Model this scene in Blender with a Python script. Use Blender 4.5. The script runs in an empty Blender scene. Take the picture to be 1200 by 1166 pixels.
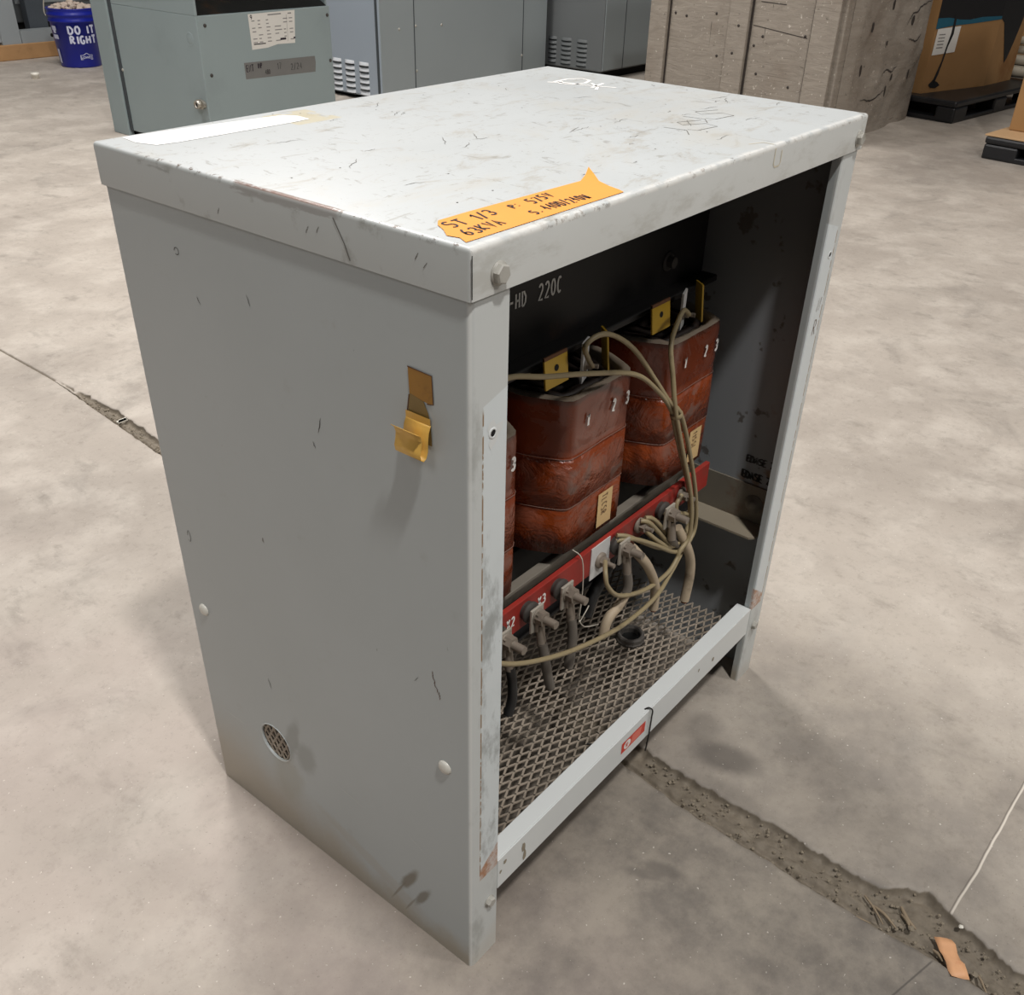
import bpy, bmesh, math, random
from mathutils import Vector, Matrix, noise as mnoise
R = random.Random(7)
C = bpy.context.scene.collection
W, D, H, LH, E = 0.819, 0.548, 1.0, 0.0455, 0.003
PI = math.pi

# ------------------------------------------------------------------ materials
def srgb(r, g, b):
    f = lambda c: (c/255/12.92) if c/255 <= .04045 else ((c/255+.055)/1.055)**2.4
    return (f(r), f(g), f(b), 1)

class NT:
    def __init__(s, name):
        s.m = bpy.data.materials.new(name); s.m.use_nodes = True
        s.t = s.m.node_tree; s.t.nodes.clear()
        s.out = s.n('ShaderNodeOutputMaterial'); s.b = s.n('ShaderNodeBsdfPrincipled')
        s.t.links.new(s.b.outputs[0], s.out.inputs[0])
        g = s.n('ShaderNodeNewGeometry'); s.pos = g.outputs['Position']; s.nor = g.outputs['Normal']
        x = s.n('ShaderNodeSeparateXYZ'); s.l(s.pos, x.inputs[0]); s.x, s.y, s.z = x.outputs
        x = s.n('ShaderNodeSeparateXYZ'); s.l(s.nor, x.inputs[0]); s.nx, s.ny, s.nz = x.outputs
    def n(s, k): return s.t.nodes.new(k)
    def l(s, a, b): s.t.links.new(a, b)
    def put(s, v, sock):
        if isinstance(v, (int, float, tuple)): sock.default_value = v
        else: s.l(v, sock)
    def M(s, op, a, b=0.0, c=0.0, clamp=False):
        n = s.n('ShaderNodeMath'); n.operation = op; n.use_clamp = clamp
        s.put(a, n.inputs[0]); s.put(b, n.inputs[1]); s.put(c, n.inputs[2]); return n.outputs[0]
    def noise(s, sc, det=4, rough=.55, stretch=None, off=0, dist=0):
        v = s.pos
        mp = s.n('ShaderNodeMapping'); s.l(v, mp.inputs[0])
        if stretch: mp.inputs['Scale'].default_value = stretch
        mp.inputs['Location'].default_value = (off, off*.7, off*1.3)
        n = s.n('ShaderNodeTexNoise'); s.l(mp.outputs[0], n.inputs['Vector'])
        n.inputs['Scale'].default_value = sc; n.inputs['Detail'].default_value = det
        n.inputs['Roughness'].default_value = rough; n.inputs['Distortion'].default_value = dist
        return n.outputs[0]
    def ramp(s, v, a, b):  # smooth 0..1 between a and b
        n = s.n('ShaderNodeMapRange'); n.interpolation_type = 'SMOOTHSTEP'
        s.put(v, n.inputs[0]); s.put(a, n.inputs[1]); s.put(b, n.inputs[2]); return n.outputs[0]
    def mix(s, f, a, b, mode='MIX'):
        n = s.n('ShaderNodeMix'); n.data_type = 'RGBA'; n.blend_type = mode
        s.put(f, n.inputs[0]); s.put(a, n.inputs[6]); s.put(b, n.inputs[7]); return n.outputs[2]
    def mul(s, *a):
        r = a[0]
        for q in a[1:]: r = s.M('MULTIPLY', r, q)
        return r
    def ell(s, p, q, cp, cq, rp, rq, ang=0, soft=.35, nz=None):
        dp = s.M('SUBTRACT', p, cp); dq = s.M('SUBTRACT', q, cq)
        c, n_ = math.cos(ang), math.sin(ang)
        u = s.M('ADD', s.M('MULTIPLY', dp, c/rp), s.M('MULTIPLY', dq, n_/rp))
        v = s.M('ADD', s.M('MULTIPLY', dp, -n_/rq), s.M('MULTIPLY', dq, c/rq))
        d = s.M('SQRT', s.M('ADD', s.M('MULTIPLY', u, u), s.M('MULTIPLY', v, v)))
        if nz is not None: d = s.M('ADD', d, s.M('MULTIPLY', s.M('SUBTRACT', nz, .5), .8))
        return s.ramp(d, 1+soft, 1-soft)
    def band(s, v, a, b, w=.002):
        return s.mul(s.ramp(v, a-w, a+w), s.ramp(v, b+w, b-w))
    def bump(s, h, strength=.2, dist=.002):
        n = s.n('ShaderNodeBump'); n.inputs['Strength'].default_value = strength
        n.inputs['Distance'].default_value = dist; s.l(h, n.inputs['Height'])
        s.l(n.outputs[0], s.b.inputs['Normal'])
    def fin(s, col, rough=.5, metal=0, spec=.5):
        s.put(col, s.b.inputs['Base Color']); s.put(rough, s.b.inputs['Roughness'])
        s.put(metal, s.b.inputs['Metallic']); s.b.inputs['Specular IOR Level'].default_value = spec
        return s.m

def simple(name, rgb, rough=.5, metal=0, var=.12, sc=60, dirt=None, dthr=.55, bump=0, spec=.5):
    t = NT(name); c = srgb(*rgb)
    lo = tuple(v*(1-var) for v in c[:3])+(1,); hi = tuple(min(1, v*(1+var)) for v in c[:3])+(1,)
    col = t.mix(t.noise(sc, 5), lo, hi)
    if dirt:
        col = t.mix(t.ramp(t.noise(sc*.35, 6, .65, off=3), dthr, dthr+.15), col, srgb(*dirt))
    if bump: t.bump(t.noise(sc, 5), bump)
    return t.fin(col, rough, metal, spec)

def mat_panel():
    t = NT('grey_enamel_side'); base = srgb(176, 180, 178)
    n1 = t.noise(3, 4, off=2); col = t.mix(n1, srgb(170, 176, 175), srgb(183, 189, 190))
    col = t.mix(t.M('MULTIPLY', t.ramp(t.noise(14, 6, .7), .6, .8), .35), col, srgb(150, 148, 138))
    out = t.ramp(t.x, .004, .001)     # outer left face
    # tan dirt climbing from the floor
    low = t.M('ADD', t.M('MULTIPLY', t.ramp(t.y, .1, .56), .10), .035)
    d = t.ramp(t.M('ADD', t.z, t.M('MULTIPLY', t.M('SUBTRACT', t.noise(9, 4, off=8), .5), .10)), t.M('MULTIPLY', low, 1.5), t.M('MULTIPLY', low, .2))
    col = t.mix(t.M('MULTIPLY', d, .62), col, srgb(160, 142, 114))
    # front flange: front light put into a paler tone, strip where a cover sat
    fr = t.ramp(t.y, .006, .003)
    col = t.mix(t.M('MULTIPLY', fr, .55), col, srgb(224, 227, 224))
    sm = t.ramp(t.noise(16, 6, .65, off=5, stretch=(1, 1, .5)), .5, .68)
    col = t.mix(t.mul(fr, sm, .45), col, srgb(132, 133, 126))
    dx = t.M('MINIMUM', t.x, t.M('SUBTRACT', W, t.x))
    strip = t.mul(fr, t.ramp(dx, .017, .018), t.ramp(t.M('ADD', t.z, t.M('MULTIPLY', dx, -.3)), .846, .844), t.ramp(t.z, .171, .173))
    col = t.mix(t.M('MULTIPLY', strip, .8), col, srgb(222, 230, 232))
    sm2 = t.ramp(t.noise(9, 6, .7, off=15, stretch=(1.5, 1, .6)), .52, .66)
    col = t.mix(t.mul(strip, sm2, .6), col, srgb(118, 120, 115))
    edge = t.mul(fr, t.band(dx, .0165, .0185, .0006), t.ramp(t.z, .85, .84), t.ramp(t.z, .17, .18), t.ramp(t.noise(60, 4, off=1), .42, .5))
    col = t.mix(edge, col, srgb(142, 112, 78))
    wedge = t.mul(fr, t.ramp(dx, .016, .018), t.ramp(t.M('SUBTRACT', t.z, t.M('MULTIPLY', dx, .75)), .180, .176), t.ramp(t.z, .171, .1725))
    col = t.mix(t.mul(wedge, t.M('ADD', .35, t.M('MULTIPLY', t.ramp(t.noise(60, 5, .7, off=71), .4, .6), .55))), col, srgb(172, 112, 62))
    # stains on the outer face
    nz = t.noise(40, 4, off=4)
    for (cy, cz, ry, rz, a, k, c) in ((.114, .094, .0075, .034, .50, .8, (112, 103, 86)), (.090, .076, .0062, .028, .50, .75, (108, 100, 84)),
                                      (.137, .052, .0018, .03, .47, .6, (112, 103, 86)), (.113, .042, .0016, .024, .47, .55, (112, 103, 86)),
                                      (.345, .21, .012, .05, .35, .45, (118, 118, 112)), (.315, .195, .02, .03, .3, .4, (118, 117, 110)),
                                      (.365, .12, .03, .05, .2, .35, (150, 142, 120)), (.19, .07, .11, .012, .3, .2, (160, 140, 112))):
        col = t.mix(t.mul(out, t.ell(t.y, t.z, cy, cz, ry, rz, a, .4, nz), k), col, srgb(*c))
    # tiny dark nicks
    v = t.ramp(t.noise(70, 2, .5, off=11, stretch=(1, 1.6, .5)), .76, .80)
    col = t.mix(t.M('MULTIPLY', v, .8), col, srgb(84, 78, 70))
    # paler band along the rounded corners
    rad = t.mul(t.ramp(t.M('ABSOLUTE', t.M('ADD', t.nx, .7)), .25, .05), t.ramp(t.x, .02, .008))
    col = t.mix(t.M('MULTIPLY', rad, .5), col, srgb(226, 228, 224))
    # inside: rust blooms, plus darker tones standing in for shade
    ins = t.mul(t.ramp(t.nx, -.5, -.9), t.ramp(t.x, W-.03, W-.01))
    vo = t.n('ShaderNodeTexVoronoi'); t.l(t.pos, vo.inputs['Vector']); vo.inputs['Scale'].default_value = 17
    vr = t.ramp(t.M('ADD', vo.outputs['Distance'], t.M('MULTIPLY', t.noise(50, 4), .35)), .42, .30)
    pick = t.ramp(t.noise(7, 2, off=9), .44, .56)
    col = t.mix(t.mul(ins, .0), col, srgb(0, 0, 0))
    col = t.mix(ins, col, srgb(138, 142, 145))
    col = t.mix(t.mul(t.ramp(t.nx, .5, .9), t.ramp(t.x, .03, .01)), col, srgb(52, 50, 47))  # left inner face darkened to cut bounce light onto the right wall
    col = t.mix(t.mul(ins, t.ramp(t.z, .62, .85), .55), col, srgb(64, 54, 44))  # upper wall darkened: shade under the lid put into the colour
    col = t.mix(t.mul(ins, vr, pick, .8), col, srgb(112, 80, 42))
    col = t.mix(t.mul(ins, t.ramp(t.noise(30, 3, off=21), .62, .68), .7), col, srgb(70, 58, 46))
    t.bump(t.noise(120, 4), .06)
    return t.fin(col, .42)

def mat_lid():
    t = NT('grey_enamel_lid')
    col = t.mix(t.noise(5, 4, off=1), srgb(200, 202, 198), srgb(216, 218, 215))
    top = t.ramp(t.nz, .5, .9)
    fr = t.mul(t.ramp(t.ny, -.5, -.9))
    col = t.mix(t.M('MULTIPLY', top, 1.0), col, t.mix(t.noise(4, 5, off=51), srgb(186, 190, 190), srgb(206, 210, 210)))  # light balance in colour: top toned darker so the front reads brighter
    # swirled scuffs and grime on the top
    for (sc, a, b, k, off, st, c) in ((11, .54, .66, .55, 3, (1, 1.9, 1), (176, 171, 160)), (26, .58, .68, .6, 6, (.8, 2.6, 1), (150, 146, 136)),
                                      (60, .62, .70, .6, 13, (1, 2, 1), (128, 122, 112)), (4, .5, .7, .35, 17, (1, 1, 1), (196, 190, 176)), (36, .6, .64, .5, 33, (2.4, .8, 1), (140, 136, 128))):
        col = t.mix(t.mul(top, t.ramp(t.noise(sc, 7, .72, off=off, stretch=st, dist=.8), a, b), k), col, srgb(*c))
    col = t.mix(t.mul(fr, t.ramp(t.noise(12, 6, .7, off=8, stretch=(.6, 1, 1.6)), .5, .68), .5), col, srgb(168, 166, 156))
    # chips along the folded edges
    dl = t.M('ABSOLUTE', t.M('ADD', t.x, E)); df = t.M('ABSOLUTE', t.M('ADD', t.y, E))
    zt = t.ramp(t.z, .9935, .9965)
    spd = t.noise(90, 5, .7, off=2)
    for d_, thr, k in ((dl, .555, .95), (df, .550, .85)):
        m = t.mul(zt, t.ramp(d_, .0075, .003), t.ramp(spd, thr, thr+.03), t.ramp(t.noise(7, 2, off=31), .40, .52))
        col = t.mix(t.M('MULTIPLY', m, k), col, srgb(98, 84, 70))
    white = t.mul(zt, t.ramp(df, .010, .003), t.ramp(t.noise(30, 4, off=44), .38, .55))
    col = t.mix(t.M('MULTIPLY', white, .55), col, srgb(238, 236, 230))
    # long rust scrape on the left edge
    sc_ = t.mul(t.ramp(t.x, .004, .0015), t.band(t.y, .155, .31, .004), t.band(t.M('ADD', t.z, t.M('MULTIPLY', t.M('SUBTRACT', t.noise(25, 4), .5), .012)), .9900, 1.001, .0015),
                t.ramp(t.noise(45, 5, .7, stretch=(1, .25, 1.5)), .40, .47))
    col = t.mix(sc_, col, srgb(104, 66, 42))
    s2 = t.mul(t.ramp(t.x, .004, .0015), t.band(t.y, .41, .465, .003), t.band(t.M('ADD', t.z, t.M('MULTIPLY', t.M('SUBTRACT', t.noise(25, 4, off=3), .5), .012)), .9895, .9945, .001), t.ramp(t.noise(60, 5, stretch=(1, .4, 1)), .42, .5))
    col = t.mix(s2, col, srgb(92, 80, 66))
    # yellow glue patch beside the white strip
    g = t.mul(top, t.band(t.x, .215, .285, .002), t.band(t.y, .462, .532, .003), t.ramp(t.noise(30, 4, off=6), .36, .5))
    col = t.mix(t.M('MULTIPLY', g, .6), col, srgb(206, 192, 150))
    col = t.mix(t.ramp(t.nz, -.5, -.9), col, srgb(40, 38, 36))  # underside darkened to keep bounce light out of the interior
    # left flange: weaker side light put into a darker tone, then smudges
    lf = t.ramp(t.nx, -.5, -.9)
    col = t.mix(t.mul(lf, .75), col, srgb(178, 182, 180))
    col = t.mix(t.mul(lf, t.ramp(t.noise(22, 5, .7, off=9), .58, .7), .4), col, srgb(140, 138, 130))
    t.bump(t.noise(110, 4), .05)
    return t.fin(col, .38)

def mat_floor():
    t = NT('worn_concrete_slab')
    col = t.mix(t.ramp(t.noise(1.3, 5, .6), .3, .7), srgb(164, 155, 145), srgb(186, 177, 166))
    col = t.mix(t.M('MULTIPLY', t.ramp(t.noise(5, 6, .62, off=4), .42, .70), .62), col, srgb(203, 195, 184))
    col = t.mix(t.M('MULTIPLY', t.ramp(t.noise(3.2, 6, .66, off=14, dist=.6), .52, .72), .5), col, srgb(138, 131, 123))
    col = t.mix(t.M('MULTIPLY', t.ramp(t.noise(14, 6, .7, off=24, stretch=(1, .55, 1)), .54, .72), .40), col, srgb(126, 119, 110))
    col = t.mix(t.M('MULTIPLY', t.ramp(t.noise(38, 6, .75, off=7), .55, .75), .35), col, srgb(132, 124, 112))
    # greyer mottled front floor: the enclosure's shadow put into the colour
    nzz = t.noise(8, 4, off=2)
    jx = t.M('SUBTRACT', t.x, t.M('MULTIPLY', t.y, .06))
    fs = t.mul(t.ramp(jx, .50, .46), t.ramp(t.M('ADD', t.y, t.M('MULTIPLY', t.x, -.3)), .75, -.1))
    fs2 = t.mul(t.ramp(t.y, .35, -.15), t.ramp(t.x, 1.4, .7))
    f = t.M('MAXIMUM', fs, t.M('MULTIPLY', fs2, .65))
    col = t.mix(t.M('MULTIPLY', f, .85), col, t.mix(t.ramp(t.noise(9, 7, .7, off=12), .3, .7), srgb(98, 93, 87), srgb(150, 142, 130)))
    col = t.mix(t.M('MULTIPLY', t.ramp(t.noise(55, 6, .75, off=61), .5, .8), .35), col, srgb(98, 90, 80))
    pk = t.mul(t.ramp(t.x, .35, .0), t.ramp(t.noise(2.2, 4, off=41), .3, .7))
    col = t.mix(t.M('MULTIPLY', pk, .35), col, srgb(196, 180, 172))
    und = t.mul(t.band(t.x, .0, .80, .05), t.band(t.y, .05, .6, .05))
    col = t.mix(t.M('MULTIPLY', und, .75), col, srgb(92, 84, 74))  # shade beneath the enclosure put into the floor colour
    # dark blotches
    for (cx, cy, rx, ry, a, k) in ((.575, -.075, .03, .055, .2, .7), (.62, -.01, .035, .03, 0, .35), (.19, .08, .05, .04, 0, .35), (.31, -.12, .012, .03, .3, .6), (.285, -.10, .008, .03, .4, .45),
                                   (.47, -.38, .03, .05, .2, .5), (.50, -.13, .03, .08, 0, .35), (5.6, 1.0, .7, .5, 0, .35)):
        col = t.mix(t.mul(t.ell(t.x, t.y, cx, cy, rx, ry, a, .5, nzz), k), col, srgb(94, 89, 84))
    # light speckle
    col = t.mix(t.M('MULTIPLY', t.ramp(t.noise(150, 2, .5, off=5), .70, .76), .7), col, srgb(222, 216, 206))
    col = t.mix(t.M('MULTIPLY', t.ramp(t.noise(220, 2, .5, off=15), .66, .74), .4), col, srgb(110, 103, 95))
    # caulked hairline joint along x
    wob = t.M('MULTIPLY', t.M('SUBTRACT', t.noise(6, 3, off=3), .5), .012)
    yy = t.M('ADD', t.M('ADD', t.y, wob), t.M('MULTIPLY', t.x, .035))
    ln = t.mul(t.band(yy, -.4705, -.4675, .0008), t.ramp(t.x, .475, .485))
    col = t.mix(t.M('MULTIPLY', ln, .9), col, srgb(214, 206, 194))
    ln2 = t.mul(t.band(yy, -.4665, -.4650, .0008), t.ramp(t.x, .475, .485))
    col = t.mix(t.M('MULTIPLY', ln2, .6), col, srgb(92, 84, 76))
    ln3 = t.mul(t.band(t.M('ADD', t.y, t.M('MULTIPLY', t.x, .28)), -.374, -.3715, .001), t.ramp(t.x, .43, .42))
    col = t.mix(t.M('MULTIPLY', ln3, .8), col, srgb(84, 80, 76))
    t.bump(t.M('ADD', t.noise(60, 6, .7), t.M('MULTIPLY', t.noise(6, 4), 2)), .12, .004)
    # dirt in the sunken joint
    dz = t.ramp(t.z, -.0008, -.004)
    col = t.mix(dz, col, t.mix(t.noise(55, 6, .7, off=3), srgb(84, 76, 66), srgb(146, 136, 120)))
    t.b.inputs['Coat Weight'].default_value = 0
    r = t.M('ADD', .55, t.M('MULTIPLY', t.noise(4, 4), .25))
    return t.fin(col, r, 0, .35)

def mat_coil():
    t = NT('varnished_amber_wrap')
    n = t.noise(9, 5, .6, dist=1.6)
    col = t.mix(n, srgb(84, 32, 15), srgb(158, 72, 26))
    up = t.ramp(t.z, .600, .625)
    front = t.ramp(t.ny, -.80, -.97)
    col = t.mix(t.M('MULTIPLY', up, .7), col, t.mix(t.noise(18, 4, off=4), srgb(108, 48, 28), srgb(130, 62, 38)))
    dust = t.ramp(t.noise(11, 6, .6, off=5, dist=2.2), .48, .62)
    mid = t.M('MAXIMUM', t.band(t.z, .537, .600, .012), t.M('MULTIPLY', t.band(t.z, .470, .533, .012), .55))
    col = t.mix(t.mul(dust, t.M('MAXIMUM', t.mul(mid, .85), .15), t.M('ADD', t.M('MULTIPLY', front, .7), .3)), col, srgb(118, 96, 86))
    col = t.mix(t.M('MULTIPLY', t.ramp(t.M('ADD', t.z, t.M('MULTIPLY', t.M('SUBTRACT', t.noise(20, 4), .5), .02)), .688, .696), .8), col, srgb(82, 56, 46))
    col = t.mix(t.mul(front, t.ramp(t.noise(7, 4, off=9), .4, .7), .35), col, srgb(112, 66, 54))
    lowm = t.M('SUBTRACT', 1.0, t.M('MULTIPLY', up, .85))
    t.bump(t.M('MULTIPLY', t.M('ADD', t.noise(13, 5, .6, dist=2.5), t.noise(5, 3, dist=1.5)), lowm), .5, .014)
    return t.fin(col, t.M('ADD', .2, t.M('MULTIPLY', dust, .35)), 0, .6)

def mat_wood():
    t = NT('weathered_board')
    g = t.noise(5, 7, .7, stretch=(1, 1, 5), dist=1.5)
    col = t.mix(g, srgb(120, 112, 102), srgb(172, 163, 151))
    col = t.mix(t.M('MULTIPLY', t.ramp(t.noise(2.5, 4, off=6), .5, .75), .5), col, srgb(112, 98, 84))
    col = t.mix(t.M('MULTIPLY', t.ramp(t.noise(24, 5, .7, off=9, stretch=(1, 1, 2)), .62, .7), .7), col, srgb(74, 66, 58))
    col = t.mix(t.M('MULTIPLY', t.ramp(t.noise(50, 4, off=19), .66, .7), .7), col, srgb(214, 206, 194))
    t.bump(g, .5, .01)
    return t.fin(col, .8)

def mat_mesh():
    t = NT('dusty_expanded_steel')
    col = t.mix(t.noise(30, 5, .6), srgb(138, 127, 114), srgb(176, 164, 148))
    col = t.mix(t.M('MULTIPLY', t.ramp(t.noise(8, 4, off=3), .55, .7), .5), col, srgb(112, 96, 80))
    return t.fin(col, .7)

def mat_emit(name, rgb, s):
    t = NT(name); t.fin((0, 0, 0, 1)); t.b.inputs['Emission Color'].default_value = srgb(*rgb); t.b.inputs['Emission Strength'].default_value = s
    return t.m

MT = {}
MT['panel'] = mat_panel(); MT['lid'] = mat_lid(); MT['floor'] = mat_floor(); MT['coil'] = mat_coil(); MT['wood'] = mat_wood(); MT['mesh'] = mat_mesh()
S = simple
MT['dark_in'] = S('shadowed_back_paint', (30, 30, 29), .6, var=.3, sc=12, dirt=(62, 44, 30))  # interior and recess shade put into the base colour
MT['rail'] = S('pale_rail_enamel', (222, 226, 225), .4, var=.05, sc=8, dirt=(176, 174, 164), dthr=.62)
MT['black'] = S('black_iron', (14, 13, 13), .55, var=.3, sc=20, dirt=(52, 34, 24), dthr=.6)
MT['core'] = S('rusty_laminations', (36, 26, 20), .6, var=.4, sc=30, dirt=(80, 44, 24), dthr=.58)
MT['clampg'] = S('dusty_clamp_steel', (118, 112, 102), .65, var=.2, sc=20, dirt=(60, 54, 48))
MT['bolt'] = S('zinc_bolt', (172, 168, 158), .35, .7, sc=90, dirt=(110, 104, 92))
MT['boltp'] = S('painted_bolt', (176, 174, 166), .4, 0, sc=90, dirt=(120, 114, 100), bump=.1)
MT['cream'] = S('cream_plug', (212, 210, 200), .4, var=.05)
MT['dark'] = S('dark_gap', (14, 13, 12), .9)
MT['red'] = S('red_terminal_board', (150, 44, 36), .5, var=.2, sc=25, dirt=(110, 62, 52), dthr=.52)
MT['white'] = S('white_marking', (242, 240, 236), .6, var=.04)
MT['stencil'] = S('stencil_grey', (240, 240, 236), .7, var=.1)
MT['wplate'] = S('white_plate', (206, 206, 204), .5, var=.05)
MT['lug'] = S('dusty_lug', (138, 128, 116), .6, .25, var=.15, sc=70, dirt=(92, 84, 74))
MT['insul'] = S('dark_insulator', (66, 62, 58), .7, sc=60, dirt=(104, 96, 86))
MT['wire'] = S('beige_lead', (150, 136, 104), .5, var=.12, sc=40, dirt=(112, 100, 76))
MT['stub'] = S('grey_cable', (104, 98, 90), .6, var=.15, sc=50, dirt=(136, 126, 112))
MT['stubt'] = S('tan_cable', (176, 160, 136), .6, var=.12, sc=50, dirt=(140, 126, 106))
MT['stubk'] = S('black_cable', (30, 30, 30), .5)
MT['copper'] = S('copper_end', (120, 68, 46), .5, .5)
MT['fish'] = S('yellow_fishpaper', (176, 142, 40), .4, var=.15, sc=25, dirt=(110, 80, 30), dthr=.6)
MT['paper'] = S('cream_label_paper', (214, 184, 132), .7, var=.1, sc=40, dirt=(190, 150, 96))
MT['pencil'] = S('pencil_grey', (110, 82, 58), .8)
MT['orange'] = S('orange_masking_tape', (242, 160, 66), .65, var=.06, sc=30)
MT['ink'] = S('black_ink', (38, 28, 40), .6)
MT['glue'] = S('aged_tape', (158, 112, 36), .55, var=.2, sc=40, dirt=(104, 66, 22))
MT['glue2'] = S('aged_tape_film', (128, 104, 52), .5, var=.2, sc=40, dirt=(104, 80, 40))
MT['ytape'] = S('curled_yellow_tape', (222, 176, 84), .5, var=.08, sc=30)
MT['rustline'] = S('rust_line', (96, 62, 38), .8)
MT['scr'] = S('grey_scratch', (112, 110, 104), .7)
MT['dscr'] = S('dark_scratch', (58, 52, 48), .7)
MT['wscr'] = S('white_scratch', (206, 208, 204), .6)
MT['strip'] = S('white_paper_strip', (240, 240, 236), .6, var=.02)
MT['resid'] = S('glue_residue', (214, 206, 184), .5)
MT['redst'] = S('red_sticker', (214, 66, 50), .35, var=.05)
MT['redst2'] = S('red_sticker_light', (232, 120, 104), .35, var=.05)
MT['bush'] = S('dusty_black_plastic', (86, 82, 78), .55, var=.2, sc=60, dirt=(104, 98, 90), bump=.2)
MT['bushin'] = S('black_plastic', (20, 20, 20), .45)
MT['bg'] = S('grey_cabinet_paint', (148, 162, 164), .45, var=.05, sc=2.5, dirt=(138, 151, 153))
MT['bg2'] = S('pale_cabinet_paint', (156, 165, 168), .42, var=.05, sc=2)
MT['bg2s'] = S('bluish_cabinet_paint', (158, 169, 180), .42, var=.04, sc=2)
MT['bg3'] = S('shaded_cabinet_paint', (108, 112, 113), .5, var=.05, sc=2)  # neighbouring cabinet's shadow put into a darker paint colour
MT['louv'] = S('louvre_paint', (206, 210, 214), .4, var=.03)
MT['seam'] = S('seam_shadow', (66, 72, 76), .7)
MT['gtape'] = S('grey_duct_tape', (118, 118, 116), .6, var=.08, sc=20)
MT['inkg'] = S('grey_ink', (70, 68, 68), .7)
MT['inkl'] = S('light_print', (140, 138, 136), .8)
MT['blue'] = S('blue_plastic', (22, 34, 146), .35, var=.12, sc=6)
MT['bluew'] = S('pale_print', (206, 210, 232), .5, var=.03)
MT['lbl'] = S('rating_label', (226, 224, 218), .5, var=.03)
MT['timber'] = S('raw_timber', (176, 136, 92), .75, var=.18, sc=9, dirt=(140, 102, 66))
MT['steel'] = S('grey_frame_steel', (150, 156, 158), .45, var=.08, sc=4)
MT['steeld'] = S('dark_frame_steel', (72, 78, 84), .5)
MT['machine'] = S('dark_machine_panel', (88, 92, 94), .6, var=.1, sc=3)
MT['card'] = S('brown_cardboard', (158, 120, 76), .85, var=.12, sc=5, dirt=(140, 98, 56))
MT['teal'] = S('teal_print', (28, 92, 114), .6)
MT['kprint'] = S('black_print', (22, 22, 24), .6)
MT['pallet'] = S('black_pallet_plastic', (26, 27, 30), .42, var=.2, sc=8, dirt=(44, 44, 44))
MT['sheet'] = S('tan_fibre_sheet', (190, 156, 116), .8)
MT['pipe'] = S('dusty_white_pipe', (186, 178, 160), .6, sc=10, dirt=(120, 108, 90))
MT['rubble'] = S('crumbled_concrete', (132, 122, 106), .9, var=.3, sc=60, bump=.3)
MT['twig'] = S('dry_twig', (146, 130, 108), .9, var=.2)
MT['wrap'] = S('peach_wrapper', (222, 168, 124), .6, var=.12, sc=60, dirt=(196, 120, 84))
MT['cap'] = S('white_cap', (232, 228, 216), .4)
MT['bracket'] = S('dusty_bracket', (150, 140, 122), .7, var=.12, sc=14, dirt=(104, 82, 60), dthr=.58)
MT['bracketv'] = S('rusty_bracket_leg', (118, 112, 100), .7, var=.15, sc=14, dirt=(96, 66, 40), dthr=.5)
MT['string'] = S('pale_string', (190, 184, 170), .6)
MT['mwire'] = S('black_thin_wire', (30, 28, 26), .5)
MT['debris_w'] = S('plaster_scrap', (196, 180, 166), .9, var=.2, sc=30, dirt=(150, 100, 84))

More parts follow.
